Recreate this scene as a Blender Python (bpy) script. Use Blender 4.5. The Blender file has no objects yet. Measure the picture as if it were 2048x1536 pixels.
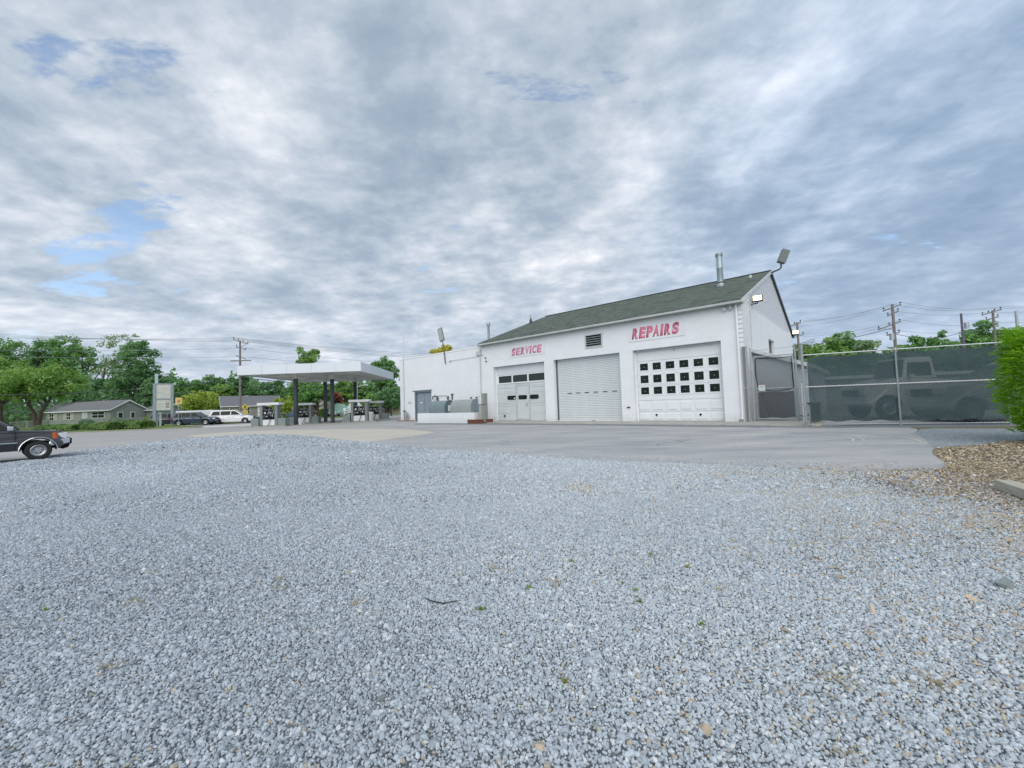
import bpy, bmesh, math, random
import numpy as np
from mathutils import Vector, Matrix
R_ = math.radians
S = bpy.context.scene
COL = S.collection
rnd = random.Random(7)
PI = math.pi

# ---------------------------------------------------------------- camera
cam_d = bpy.data.cameras.new('camera')
cam_d.sensor_fit = 'HORIZONTAL'; cam_d.sensor_width = 36.0
cam_d.lens = 36.0 * 823.364 / 2048.0
cam_d.clip_start = 0.05; cam_d.clip_end = 5000
cam = bpy.data.objects.new('camera', cam_d); COL.objects.link(cam)
pitch, roll = 0.0471, 0.0345
F = Vector((0, math.cos(pitch), math.sin(pitch))); U0 = Vector((0, -math.sin(pitch), math.cos(pitch))); X0 = Vector((1, 0, 0))
RX = X0 * math.cos(roll) - U0 * math.sin(roll); UX = U0 * math.cos(roll) + X0 * math.sin(roll)
M = Matrix((RX, UX, -F)).transposed().to_4x4(); M.translation = Vector((0, 0, 1.4))
cam.matrix_world = M
S.camera = cam

# ---------------------------------------------------------------- world: Nishita sky behind a procedural cloud deck
SUN_EL, SUN_AZ = 38.0, 186.0     # azimuth measured clockwise from +Y
w = bpy.data.worlds.new('World'); S.world = w; w.use_nodes = True
nt = w.node_tree; nt.nodes.clear()
def N(t, **k):
    n = nt.nodes.new(t)
    for a, b in k.items(): setattr(n, a, b)
    return n
def L(a, b): nt.links.new(a, b)
def MA(op, a, b=None, clamp=False):
    n = N('ShaderNodeMath', operation=op, use_clamp=clamp)
    for i, v in enumerate((a, b)):
        if v is None: continue
        if isinstance(v, (int, float)): n.inputs[i].default_value = v
        else: L(v, n.inputs[i])
    return n.outputs[0]
tc = N('ShaderNodeTexCoord'); sx = N('ShaderNodeSeparateXYZ'); L(tc.outputs['Generated'], sx.inputs[0])
den = MA('ADD', MA('MAXIMUM', sx.outputs[2], 0.0), 0.17)
cx = N('ShaderNodeCombineXYZ'); L(MA('DIVIDE', sx.outputs[0], den), cx.inputs[0]); L(MA('DIVIDE', sx.outputs[1], den), cx.inputs[1])
def noise(vec, scale, detail, rough, dist, sxy, rot=0.0, off=(0, 0, 0)):
    mp = N('ShaderNodeMapping'); L(vec, mp.inputs[0]); mp.inputs['Scale'].default_value = (sxy[0], sxy[1], 1); mp.inputs['Rotation'].default_value = (0, 0, rot); mp.inputs['Location'].default_value = off
    n = N('ShaderNodeTexNoise'); L(mp.outputs[0], n.inputs['Vector'])
    n.inputs['Scale'].default_value = scale; n.inputs['Detail'].default_value = detail; n.inputs['Roughness'].default_value = rough; n.inputs['Distortion'].default_value = dist
    return n.outputs['Fac']
def spot(d, r0, r1):
    """1 inside angle r0 (degrees) of direction d, falling to 0 at r1"""
    vm = N('ShaderNodeVectorMath', operation='DOT_PRODUCT'); L(tc.outputs['Generated'], vm.inputs[0]); vm.inputs[1].default_value = Vector(d).normalized()
    n = N('ShaderNodeMapRange', interpolation_type='SMOOTHSTEP'); L(vm.outputs['Value'], n.inputs[0]); n.inputs[1].default_value = math.cos(R_(r1)); n.inputs[2].default_value = math.cos(R_(r0))
    return n.outputs[0]
n1 = noise(cx.outputs[0], 0.62, 4, 0.5, 0.0, (1.0, 0.62), R_(12), (4.6, 2.9, 0))
n2 = noise(cx.outputs[0], 2.8, 8, 0.55, 0.15, (1.0, 0.66), R_(-14), (1.3, 7.7, 2))
n4 = noise(cx.outputs[0], 8.5, 7, 0.58, 0.15, (0.8, 1.15), R_(25), (5.3, 0.7, 4))
n3 = noise(cx.outputs[0], 2.4, 9, 0.66, 0.25, (0.55, 1.5), R_(-20), (9.3, 2.2, 5))
v = MA('ADD', MA('ADD', MA('MULTIPLY', n1, 0.30), MA('MULTIPLY', n2, 0.45)), MA('MULTIPLY', n4, 0.25))
for d_, a_, b_, k_ in (((0.19, 0.77, 0.60), 4, 26, .020), ((0.33, 0.83, 0.45), 3, 16, .016), ((-0.57, 0.60, 0.56), 6, 28, .022), ((-0.40, 0.84, 0.36), 4, 18, .022), ((0.70, 0.60, 0.45), 8, 30, -.032), ((0.03, 0.86, 0.50), 2, 12, -.028), ((-0.12, 0.94, 0.30), 3, 15, .02)):
    v = MA('ADD', v, MA('MULTIPLY', spot(d_, a_, b_), k_))
cr = N('ShaderNodeValToRGB'); L(v, cr.inputs[0])
els = cr.color_ramp.elements
els[0].position = 0.365; els[0].color = (0.275, 0.35, 0.45, 1)
els[1].position = 0.67; els[1].color = (0.98, 0.96, 0.98, 1)
for p_, c_ in ((0.44, (0.345, 0.42, 0.515, 1)), (0.50, (0.455, 0.525, 0.61, 1)), (0.57, (0.64, 0.685, 0.755, 1))):
    e = els.new(p_); e.color = c_
# pale veil low over the horizon
hz = MA('POWER', MA('SUBTRACT', 1.0, MA('MAXIMUM', sx.outputs[2], 0.0), True), 6.0)
tintr = N('ShaderNodeMixRGB'); tintr.blend_type = 'MULTIPLY'; L(spot((0.80, 0.58, 0.25), 8, 42), tintr.inputs[0]); L(cr.outputs[0], tintr.inputs[1]); tintr.inputs[2].default_value = (0.86, 0.95, 1.06, 1)
mixh = N('ShaderNodeMixRGB'); L(MA('MULTIPLY', hz, 0.62), mixh.inputs[0]); L(tintr.outputs[0], mixh.inputs[1]); mixh.inputs[2].default_value = (0.52, 0.61, 0.74, 1)
cb = N('ShaderNodeBackground'); L(mixh.outputs[0], cb.inputs[0]); cb.inputs[1].default_value = 0.80
sky = N('ShaderNodeTexSky', sky_type='NISHITA'); sky.sun_disc = False
sky.sun_elevation = R_(SUN_EL); sky.sun_rotation = R_(SUN_AZ); sky.air_density = 1.0; sky.dust_density = 0.6; sky.ozone_density = 1.5
sb = N('ShaderNodeBackground'); L(sky.outputs[0], sb.inputs[0]); sb.inputs[1].default_value = 0.15
gv = n3
for d_, a_, b_, k_ in (((-0.72, 0.655, 0.232), .5, 4.2, .115), ((-0.64, 0.74, 0.215), .5, 4, .055), ((-0.615, 0.701, 0.361), .3, 5, .15), ((-0.684, 0.671, 0.285), .3, 5, .13), ((-0.58, 0.80, 0.215), 1, 7, .075), ((-0.642, 0.538, 0.546), 1, 9, .035), ((-0.511, 0.60, 0.615), 1, 7, .05), ((-0.157, 0.938, 0.308), 1, 9, .05)):
    gv = MA('SUBTRACT', gv, MA('MULTIPLY', spot(d_, a_, b_), k_))
gv = MA('ADD', gv, MA('MULTIPLY', MA('SUBTRACT', n4, 0.5), 0.34))
gr = N('ShaderNodeMapRange', interpolation_type='SMOOTHSTEP'); L(gv, gr.inputs[0]); gr.inputs[1].default_value = 0.26; gr.inputs[2].default_value = 0.36; gr.inputs[3].default_value = 0.26; gr.inputs[4].default_value = 1.0
ms = N('ShaderNodeMixShader'); L(gr.outputs[0], ms.inputs[0]); L(sb.outputs[0], ms.inputs[1]); L(cb.outputs[0], ms.inputs[2])
wo = N('ShaderNodeOutputWorld'); L(ms.outputs[0], wo.inputs[0])
w.cycles.sampling_method = 'MANUAL'; w.cycles.sample_map_resolution = 1024

sun_d = bpy.data.lights.new('sun', 'SUN'); sun_d.energy = 1.5; sun_d.angle = R_(65); sun_d.color = (1.0, 0.96, 0.90)
sun = bpy.data.objects.new('sun', sun_d); COL.objects.link(sun)
sv = Vector((math.sin(R_(SUN_AZ)) * math.cos(R_(SUN_EL)), math.cos(R_(SUN_AZ)) * math.cos(R_(SUN_EL)), math.sin(R_(SUN_EL))))
sun.rotation_euler = sv.to_track_quat('Z', 'Y').to_euler(); sun.location = sv * 60
S.view_settings.view_transform = 'Standard'; S.view_settings.look = 'None'; S.view_settings.gamma = 1.0
S.view_settings.use_curve_mapping = False; S.view_settings.exposure = 0.52
S.render.engine = 'CYCLES'; S.cycles.use_denoising = True
S.cycles.max_bounces = 6; S.cycles.transparent_max_bounces = 12; S.cycles.diffuse_bounces = 3; S.cycles.glossy_bounces = 3

# ---------------------------------------------------------------- materials
def mat(name, col, rough=0.7, metal=0.0, var=0.0, vscale=2.0, vstretch=(1, 1, 1), bump=0.0, bscale=20.0, col2=None, coat=0.0, spec=0.5, streak=0.0):
    m = bpy.data.materials.new(name); m.use_nodes = True
    t = m.node_tree; b = t.nodes['Principled BSDF']
    b.inputs['Roughness'].default_value = rough; b.inputs['Metallic'].default_value = metal
    b.inputs['Coat Weight'].default_value = coat; b.inputs['Specular IOR Level'].default_value = spec
    c = (*col, 1) if len(col) == 3 else col
    b.inputs['Base Color'].default_value = c
    tcn = t.nodes.new('ShaderNodeTexCoord')
    if var > 0 or col2:
        mp = t.nodes.new('ShaderNodeMapping'); mp.inputs['Scale'].default_value = vstretch; t.links.new(tcn.outputs['Object'], mp.inputs[0])
        n = t.nodes.new('ShaderNodeTexNoise'); n.inputs['Scale'].default_value = vscale; n.inputs['Detail'].default_value = 8; n.inputs['Roughness'].default_value = 0.65
        t.links.new(mp.outputs[0], n.inputs['Vector'])
        mr = t.nodes.new('ShaderNodeMapRange'); mr.inputs[1].default_value = 0.3; mr.inputs[2].default_value = 0.7; t.links.new(n.outputs['Fac'], mr.inputs[0])
        mx = t.nodes.new('ShaderNodeMixRGB'); t.links.new(mr.outputs[0], mx.inputs[0])
        lo = [max(0, x * (1 - var)) for x in c[:3]]; hi = [min(1, x * (1 + var)) for x in c[:3]]
        mx.inputs[1].default_value = (*(lo if not col2 else c[:3]), 1); mx.inputs[2].default_value = (*(hi if not col2 else col2), 1)
        t.links.new(mx.outputs[0], b.inputs['Base Color'])
    if bump > 0:
        n = t.nodes.new('ShaderNodeTexNoise'); n.inputs['Scale'].default_value = bscale; n.inputs['Detail'].default_value = 5
        t.links.new(tcn.outputs['Object'], n.inputs['Vector'])
        bp = t.nodes.new('ShaderNodeBump'); bp.inputs['Strength'].default_value = bump; bp.inputs['Distance'].default_value = 0.01
        t.links.new(n.outputs['Fac'], bp.inputs['Height']); t.links.new(bp.outputs[0], b.inputs['Normal'])
    return m

def brickmat(name, c1, c2, mortar, bw, bh, axis, msize=0.012, bump=0.35, rough=0.75, blotch=0.0, dirt=None):
    """courses on a plane: axis 'x' uses (x,z), 'y' uses (y,z), 'r' uses (x, slope y)"""
    m = bpy.data.materials.new(name); m.use_nodes = True
    t = m.node_tree; b = t.nodes['Principled BSDF']; b.inputs['Roughness'].default_value = rough
    tcn = t.nodes.new('ShaderNodeTexCoord'); s = t.nodes.new('ShaderNodeSeparateXYZ'); t.links.new(tcn.outputs['Object'], s.inputs[0])
    c = t.nodes.new('ShaderNodeCombineXYZ')
    t.links.new(s.outputs[{'x': 0, 'y': 1, 'r': 0}[axis]], c.inputs[0]); t.links.new(s.outputs[{'x': 2, 'y': 2, 'r': 1}[axis]], c.inputs[1])
    br = t.nodes.new('ShaderNodeTexBrick'); t.links.new(c.outputs[0], br.inputs['Vector'])
    br.inputs['Color1'].default_value = (*c1, 1); br.inputs['Color2'].default_value = (*c2, 1); br.inputs['Mortar'].default_value = (*mortar, 1)
    br.inputs['Scale'].default_value = 1.0; br.inputs['Brick Width'].default_value = bw; br.inputs['Row Height'].default_value = bh
    br.inputs['Mortar Size'].default_value = msize; br.inputs['Mortar Smooth'].default_value = 0.4
    n = t.nodes.new('ShaderNodeTexNoise'); n.inputs['Scale'].default_value = 0.9; n.inputs['Detail'].default_value = 9; n.inputs['Roughness'].default_value = 0.7
    t.links.new(tcn.outputs['Object'], n.inputs['Vector'])
    mr = t.nodes.new('ShaderNodeMapRange'); mr.inputs[1].default_value = 0.35; mr.inputs[2].default_value = 0.7; mr.inputs[3].default_value = 1.0; mr.inputs[4].default_value = 1.0 - blotch
    t.links.new(n.outputs['Fac'], mr.inputs[0])
    mx = t.nodes.new('ShaderNodeMixRGB'); mx.blend_type = 'MULTIPLY'; mx.inputs[0].default_value = 1.0
    t.links.new(br.outputs['Color'], mx.inputs[1]); t.links.new(mr.outputs[0], mx.inputs[2])
    out = mx.outputs[0]
    if dirt:      # mottled dirt tint at the wall foot, strengthened as painted contact darkening
        mrd = t.nodes.new('ShaderNodeMapRange'); mrd.inputs[1].default_value = 0.0; mrd.inputs[2].default_value = 0.55; mrd.inputs[3].default_value = 0.9; mrd.inputs[4].default_value = 0.0
        t.links.new(s.outputs[2], mrd.inputs[0])
        n5 = t.nodes.new('ShaderNodeTexNoise'); n5.inputs['Scale'].default_value = 4.5; n5.inputs['Detail'].default_value = 8; t.links.new(tcn.outputs['Object'], n5.inputs['Vector'])
        mul = t.nodes.new('ShaderNodeMath'); mul.operation = 'MULTIPLY'; t.links.new(mrd.outputs[0], mul.inputs[0]); t.links.new(n5.outputs['Fac'], mul.inputs[1])
        md = t.nodes.new('ShaderNodeMixRGB'); t.links.new(mul.outputs[0], md.inputs[0]); t.links.new(out, md.inputs[1]); md.inputs[2].default_value = (*dirt, 1); out = md.outputs[0]
    t.links.new(out, b.inputs['Base Color'])
    bp = t.nodes.new('ShaderNodeBump'); bp.inputs['Strength'].default_value = bump; bp.inputs['Distance'].default_value = 0.01; bp.invert = True
    t.links.new(br.outputs['Fac'], bp.inputs['Height']); t.links.new(bp.outputs[0], b.inputs['Normal'])
    return m

def leafmat(name, c1, c2, trans=0.3, rough=0.55, spec=0.3):
    m = bpy.data.materials.new(name); m.use_nodes = True
    t = m.node_tree; b = t.nodes['Principled BSDF']; o = t.nodes['Material Output']
    b.inputs['Roughness'].default_value = rough; b.inputs['Specular IOR Level'].default_value = spec
    g = t.nodes.new('ShaderNodeNewGeometry'); oi = t.nodes.new('ShaderNodeObjectInfo')
    tcn = t.nodes.new('ShaderNodeTexCoord'); n = t.nodes.new('ShaderNodeTexNoise'); n.inputs['Scale'].default_value = 0.45; n.inputs['Detail'].default_value = 3
    t.links.new(tcn.outputs['Object'], n.inputs['Vector'])
    a = t.nodes.new('ShaderNodeMath'); a.operation = 'ADD'
    mm = t.nodes.new('ShaderNodeMath'); mm.operation = 'MULTIPLY'; mm.inputs[1].default_value = 0.55; t.links.new(g.outputs['Random Per Island'], mm.inputs[0])
    mr = t.nodes.new('ShaderNodeMapRange'); mr.inputs[1].default_value = 0.35; mr.inputs[2].default_value = 0.65; mr.inputs[4].default_value = 0.45; t.links.new(n.outputs['Fac'], mr.inputs[0])
    t.links.new(mm.outputs[0], a.inputs[0]); t.links.new(mr.outputs[0], a.inputs[1])
    mx = t.nodes.new('ShaderNodeMixRGB'); t.links.new(a.outputs[0], mx.inputs[0]); mx.inputs[1].default_value = (*c1, 1); mx.inputs[2].default_value = (*c2, 1)
    t.links.new(mx.outputs[0], b.inputs['Base Color'])
    tr = t.nodes.new('ShaderNodeBsdfTranslucent')
    br = t.nodes.new('ShaderNodeMixRGB'); br.blend_type = 'MULTIPLY'; br.inputs[0].default_value = 1; t.links.new(mx.outputs[0], br.inputs[1]); br.inputs[2].default_value = (1.5, 1.7, 0.8, 1)
    t.links.new(br.outputs[0], tr.inputs[0])
    ms_ = t.nodes.new('ShaderNodeMixShader'); ms_.inputs[0].default_value = trans
    t.links.new(b.outputs[0], ms_.inputs[1]); t.links.new(tr.outputs[0], ms_.inputs[2]); t.links.new(ms_.outputs[0], o.inputs[0])
    return m

def emis(name, col, st):
    m = bpy.data.materials.new(name); m.use_nodes = True
    b = m.node_tree.nodes['Principled BSDF']; b.inputs['Base Color'].default_value = (*col, 1)
    b.inputs['Emission Color'].default_value = (*col, 1); b.inputs['Emission Strength'].default_value = st
    return m

WHITE = (0.80, 0.825, 0.85)
m_block_x = brickmat('painted_block_front', WHITE, (0.78, 0.805, 0.835), (0.72, 0.745, 0.78), 0.42, 0.21, 'x', 0.006, 0.3, 0.55, 0.07, (0.5, 0.5, 0.48))
m_block_y = brickmat('painted_block_side', WHITE, (0.785, 0.81, 0.84), (0.70, 0.72, 0.75), 0.42, 0.21, 'y', 0.007, 0.35, 0.55, 0.08, (0.5, 0.5, 0.48))
m_white = mat('white_paint', (0.79, 0.805, 0.825), 0.5, var=0.04, vscale=3)
m_offw = mat('offwhite_door_paint', (0.59, 0.63, 0.635), 0.45, var=0.05, vscale=2)
m_door_w = mat('white_door_paint', (0.75, 0.78, 0.80), 0.4, var=0.035, vscale=2)
m_slat = mat('grey_white_slat_paint', (0.66, 0.70, 0.715), 0.4, metal=0.1, var=0.06, vscale=1.5)
m_shingle = brickmat('green_grey_shingles', (0.165, 0.20, 0.165), (0.075, 0.10, 0.082), (0.045, 0.058, 0.05), 0.33, 0.15, 'r', 0.012, 0.6, 0.92, 0.45)
m_trimdark = mat('dark_rake_trim', (0.07, 0.085, 0.085), 0.6)
m_gutter = mat('white_gutter', (0.55, 0.57, 0.58), 0.4, var=0.1)
m_soffit = mat('olive_soffit', (0.30, 0.33, 0.29), 0.7, var=0.1)
m_siding = mat('white_siding', (0.66, 0.68, 0.72), 0.5, var=0.03)
m_pipe = mat('galvanised_pipe', (0.36, 0.43, 0.46), 0.45, metal=0.55, var=0.2, vscale=6)
m_glass = mat('dark_glass', (0.004, 0.008, 0.006), 0.14, spec=0.2, col2=(0.022, 0.03, 0.022), vscale=2.2)  # colour noise stands in for uneven reflections and the dim interior
m_glass2 = mat('window_glass_dim', (0.03, 0.04, 0.036), 0.12, spec=0.35)
m_black = mat('black_plastic', (0.008, 0.009, 0.011), 0.5, spec=0.18)
m_rubber = mat('tyre_rubber', (0.022, 0.023, 0.025), 0.85, var=0.2, vscale=15)
m_steel = mat('galvanised_steel', (0.42, 0.46, 0.47), 0.42, metal=0.6, var=0.15, vscale=8)
m_screenpost = mat('fence_post_grey', (0.30, 0.36, 0.37), 0.5, metal=0.35, var=0.15)
m_chrome = mat('chrome', (0.75, 0.77, 0.8), 0.18, metal=1.0)
m_alu = mat('brushed_aluminium', (0.50, 0.51, 0.52), 0.35, metal=0.8, var=0.1)
m_bluegrey = mat('blue_grey_door_paint', (0.235, 0.29, 0.335), 0.55, var=0.07, vscale=1.5)
m_bluegrey_d = mat('blue_grey_frame_paint', (0.16, 0.20, 0.225), 0.6, var=0.08)
m_tank1 = mat('grey_tank_paint', (0.17, 0.225, 0.25), 0.45, var=0.12, vscale=1.5)
m_tank2 = mat('pale_tank_paint', (0.29, 0.325, 0.325), 0.42, var=0.14, vscale=1.2)
m_tank1e = mat('grey_tank_end', (0.13, 0.175, 0.17), 0.55, var=0.2, vscale=3)
m_tank2e = mat('pale_tank_end', (0.22, 0.28, 0.32), 0.5, var=0.15)
m_beige = mat('beige_cabinet', (0.36, 0.37, 0.34), 0.55, var=0.08)
m_beige2 = mat('grey_cabinet', (0.27, 0.29, 0.27), 0.55, var=0.1)
m_redwood = mat('red_brown_painted_step', (0.16, 0.062, 0.042), 0.75, var=0.25, vscale=5)
m_rust = mat('rusty_ledge', (0.30, 0.16, 0.11), 0.85, var=0.25, vscale=6)
m_conc = mat('concrete', (0.40, 0.39, 0.355), 0.85, var=0.14, vscale=1.2, bump=0.3, bscale=30)
m_conc2 = mat('concrete_kerb', (0.33, 0.32, 0.29), 0.9, var=0.2, vscale=2, bump=0.3)
m_conck = mat('white_kerb', (0.62, 0.63, 0.62), 0.8, var=0.1)
m_pink = None
m_canopy = mat('canopy_fascia_white', (0.66, 0.71, 0.76), 0.4, var=0.02, vscale=0.6)
m_canopy_r = mat('canopy_fascia_side', (0.68, 0.73, 0.77), 0.4, var=0.02, vscale=0.6)
m_ceil = mat('canopy_ceiling', (0.66, 0.66, 0.62), 0.6, var=0.06)
m_col = mat('dark_slate_column', (0.045, 0.058, 0.066), 0.55, var=0.15)
m_pumpg = mat('pump_grey', (0.19, 0.215, 0.205), 0.6, var=0.15)
m_pumpg2 = mat('pump_island_grey', (0.20, 0.24, 0.24), 0.7, var=0.12)
m_pumpw = mat('pump_white', (0.66, 0.68, 0.70), 0.45, var=0.04)
m_sign_w = mat('faded_sign_face', (0.60, 0.60, 0.55), 0.5, var=0.06, vscale=1)
m_ghost = mat('ghost_lettering', (0.46, 0.47, 0.45), 0.6)
m_ghostp = mat('ghost_lettering_pink', (0.60, 0.47, 0.45), 0.6)
m_dig = mat('price_digit_green', (0.27, 0.30, 0.25), 0.6, var=0.4, vscale=12)
m_signfr = mat('sign_frame_bluegrey', (0.28, 0.34, 0.38), 0.5, var=0.1)
m_mint = mat('mint_pole', (0.42, 0.52, 0.50), 0.6, var=0.1)
m_yellow = mat('yellow_sign', (0.66, 0.52, 0.10), 0.6, var=0.1)
m_orange = mat('orange_yellow_sign', (0.72, 0.52, 0.20), 0.6, var=0.1)
m_pole = mat('weathered_pole_wood', (0.20, 0.18, 0.165), 0.9, var=0.2, vscale=4)
m_pole2 = mat('purplish_pole_wood', (0.13, 0.11, 0.15), 0.9, var=0.2, vscale=4)
m_wire = mat('power_cable', (0.05, 0.06, 0.07), 0.7)
m_wire_l = mat('thin_cable', (0.26, 0.30, 0.34), 0.7)
m_bark = mat('bark', (0.075, 0.062, 0.05), 0.95, var=0.3, vscale=3)
m_bark_l = mat('pale_bark', (0.17, 0.15, 0.135), 0.95, var=0.3, vscale=3)
m_timber = mat('weathered_timber', (0.42, 0.41, 0.34), 0.9, var=0.3, vscale=3, vstretch=(1, 8, 8), bump=0.4, bscale=30)
m_screen = bpy.data.materials.new('green_screen_fabric'); m_screen.use_nodes = True
_t = m_screen.node_tree; _b = _t.nodes['Principled BSDF']; _b.inputs['Base Color'].default_value = (0.028, 0.062, 0.070, 1); _b.inputs['Roughness'].default_value = 0.7
_tr = _t.nodes.new('ShaderNodeBsdfTransparent'); _ms = _t.nodes.new('ShaderNodeMixShader'); _ms.inputs[0].default_value = 0.89
_t.links.new(_tr.outputs[0], _ms.inputs[1]); _t.links.new(_b.outputs[0], _ms.inputs[2]); _t.links.new(_ms.outputs[0], _t.nodes['Material Output'].inputs[0])
m_screen_d = m_screen.copy(); m_screen_d.name = 'black_screen_fabric'
m_screen_d.node_tree.nodes['Principled BSDF'].inputs['Base Color'].default_value = (0.022, 0.028, 0.036, 1)
[n for n in m_screen_d.node_tree.nodes if n.type == 'MIX_SHADER'][0].inputs[0].default_value = 0.72
m_screen_l = m_screen.copy(); m_screen_l.name = 'pale_screen_fabric'
m_screen_l.node_tree.nodes['Principled BSDF'].inputs['Base Color'].default_value = (0.20, 0.23, 0.25, 1)
[n for n in m_screen_l.node_tree.nodes if n.type == 'MIX_SHADER'][0].inputs[0].default_value = 0.55
m_lit = emis('lit_lamp_lens', (1.0, 0.93, 0.62), 1.6)

def signpaint(name, base, wear):
    m = bpy.data.materials.new(name); m.use_nodes = True
    t = m.node_tree; b = t.nodes['Principled BSDF']; b.inputs['Roughness'].default_value = 0.6
    tcn = t.nodes.new('ShaderNodeTexCoord'); n = t.nodes.new('ShaderNodeTexNoise'); n.inputs['Scale'].default_value = 14; n.inputs['Detail'].default_value = 9; n.inputs['Roughness'].default_value = 0.75
    t.links.new(tcn.outputs['Object'], n.inputs['Vector'])
    mr = t.nodes.new('ShaderNodeMapRange'); mr.inputs[1].default_value = 0.52; mr.inputs[2].default_value = 0.66; mr.inputs[4].default_value = 0.6; t.links.new(n.outputs['Fac'], mr.inputs[0])
    mx = t.nodes.new('ShaderNodeMixRGB'); t.links.new(mr.outputs[0], mx.inputs[0]); mx.inputs[1].default_value = (*base, 1); mx.inputs[2].default_value = (*wear, 1)
    t.links.new(mx.outputs[0], b.inputs['Base Color'])
    return m
m_pinkS = signpaint('faded_pink_paint', (0.68, 0.27, 0.39), (0.74, 0.55, 0.63))
m_pinkR = signpaint('faded_red_paint', (0.70, 0.20, 0.31), (0.74, 0.50, 0.58))

# ---------------------------------------------------------------- mesh helpers
class MB:
    """collects simple solids and links them as ONE mesh object"""
    def __init__(s): s.v = []; s.f = []
    def add(s, vs, fs):
        o = len(s.v); s.v += [tuple(x) for x in vs]; s.f += [tuple(i + o for i in f) for f in fs]; return s
    def box(s, x0, x1, y0, y1, z0, z1):
        x0, x1 = min(x0, x1), max(x0, x1); y0, y1 = min(y0, y1), max(y0, y1); z0, z1 = min(z0, z1), max(z0, z1)
        return s.add([(x0, y0, z0), (x1, y0, z0), (x1, y1, z0), (x0, y1, z0), (x0, y0, z1), (x1, y0, z1), (x1, y1, z1), (x0, y1, z1)],
                     [(0, 3, 2, 1), (4, 5, 6, 7), (0, 1, 5, 4), (1, 2, 6, 5), (2, 3, 7, 6), (3, 0, 4, 7)])
    def bar(s, a, b, wd, hg=None, up=Vector((0, 0, 1))):
        a = Vector(a); b = Vector(b); hg = hg or wd; d = (b - a).normalized()
        if abs(d.dot(up)) > 0.99: up = Vector((1, 0, 0))
        x = d.cross(up).normalized() * wd / 2; y = x.cross(d).normalized() * hg / 2
        return s.add([a - x - y, a + x - y, a + x + y, a - x + y, b - x - y, b + x - y, b + x + y, b - x + y],
                     [(0, 3, 2, 1), (4, 5, 6, 7), (0, 1, 5, 4), (1, 2, 6, 5), (2, 3, 7, 6), (3, 0, 4, 7)])
    def tube(s, pts, r, n=8, cap=True):
        pts = [Vector(p) for p in pts]
        rs = r if isinstance(r, (list, tuple)) else [r] * len(pts)
        vs = []; fs = []; prev = None
        for i, p in enumerate(pts):
            d = (pts[min(i + 1, len(pts) - 1)] - pts[max(i - 1, 0)]).normalized()
            if prev is None:
                up = Vector((0, 0, 1)) if abs(d.z) < 0.9 else Vector((1, 0, 0))
                x = d.cross(up).normalized()
            else:
                x = (prev - d * prev.dot(d)).normalized()
            prev = x; y = d.cross(x)
            for k in range(n):
                a = 2 * PI * k / n; vs.append(p + (x * math.cos(a) + y * math.sin(a)) * rs[i])
        for i in range(len(pts) - 1):
            for k in range(n):
                a = i * n + k; b = i * n + (k + 1) % n; fs.append((a, b, b + n, a + n))
        if cap: fs.append(tuple(range(n))[::-1]); fs.append(tuple(range((len(pts) - 1) * n, len(pts) * n)))
        return s.add(vs, fs)
    def lathe(s, prof, n=24, axis='y', c=(0, 0, 0), closed=False):
        vs = []; fs = []; m = len(prof); c = Vector(c)
        for k in range(n):
            a = 2 * PI * k / n; ca, sa = math.cos(a), math.sin(a)
            for r, h in prof:
                vs.append(c + (Vector((r * ca, h, r * sa)) if axis == 'y' else Vector((r * ca, r * sa, h)) if axis == 'z' else Vector((h, r * ca, r * sa))))
        for k in range(n):
            k2 = (k + 1) % n
            for i in range(m - (0 if closed else 1)):
                i2 = (i + 1) % m
                fs.append((k * m + i, k * m + i2, k2 * m + i2, k2 * m + i))
        return s.add(vs, fs)
    def prism(s, poly, y0, y1, axis='y'):
        """extrude a 2D polygon; axis y: poly=(x,z), axis x: poly=(y,z), axis z: poly=(x,y)"""
        def P(p, h): return (p[0], h, p[1]) if axis == 'y' else (h, p[0], p[1]) if axis == 'x' else (p[0], p[1], h)
        n = len(poly); vs = [P(p, y0) for p in poly] + [P(p, y1) for p in poly]
        fs = [tuple(range(n)), tuple(range(2 * n - 1, n - 1, -1))] + [(i, i + n, (i + 1) % n + n, (i + 1) % n) for i in range(n)]
        return s.add(vs, fs)
    def quad(s, a, b, c, d): return s.add([a, b, c, d], [(0, 1, 2, 3)])
    def mesh(s, name, m, smooth=False, fix=True):
        me = bpy.data.meshes.new(name); me.from_pydata(s.v, [], s.f)
        if fix:
            bm = bmesh.new(); bm.from_mesh(me); bmesh.ops.recalc_face_normals(bm, faces=bm.faces); bm.to_mesh(me); bm.free()
        if m: me.materials.append(m)
        if smooth:
            me.shade_smooth()
            try: me.set_sharp_from_angle(angle=R_(35))
            except Exception: pass
        return me
    def build(s, name, m, parent=None, smooth=False, fix=True, bevel=0.0, label=None):
        o = bpy.data.objects.new(name, s.mesh(name, m, smooth, fix)); COL.objects.link(o)
        if parent: o.parent = parent
        if label: o['label'] = label
        if bevel:
            b = o.modifiers.new('bevel', 'BEVEL'); b.width = bevel; b.segments = 2; b.limit_method = 'ANGLE'; b.angle_limit = R_(40)
        return o

def tag(o, label=None, cat=None, group=None, kind=None):
    if label: o['label'] = label
    if cat: o['category'] = cat
    if group: o['group'] = group
    if kind: o['kind'] = kind
    return o
def thing(name, label, cat, loc=(0, 0, 0), rz=0.0, group=None, sc=1.0):
    o = bpy.data.objects.new(name, None); COL.objects.link(o); o.empty_display_size = 0.2
    o.location = loc; o.rotation_euler = (0, 0, rz); o.scale = (sc, sc, sc)
    return tag(o, label, cat, group)
def copy_tree(o, parent=None):
    c = o.copy(); COL.objects.link(c)
    if parent: c.parent = parent
    for ch in list(o.children): copy_tree(ch, c)
    return c

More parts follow.
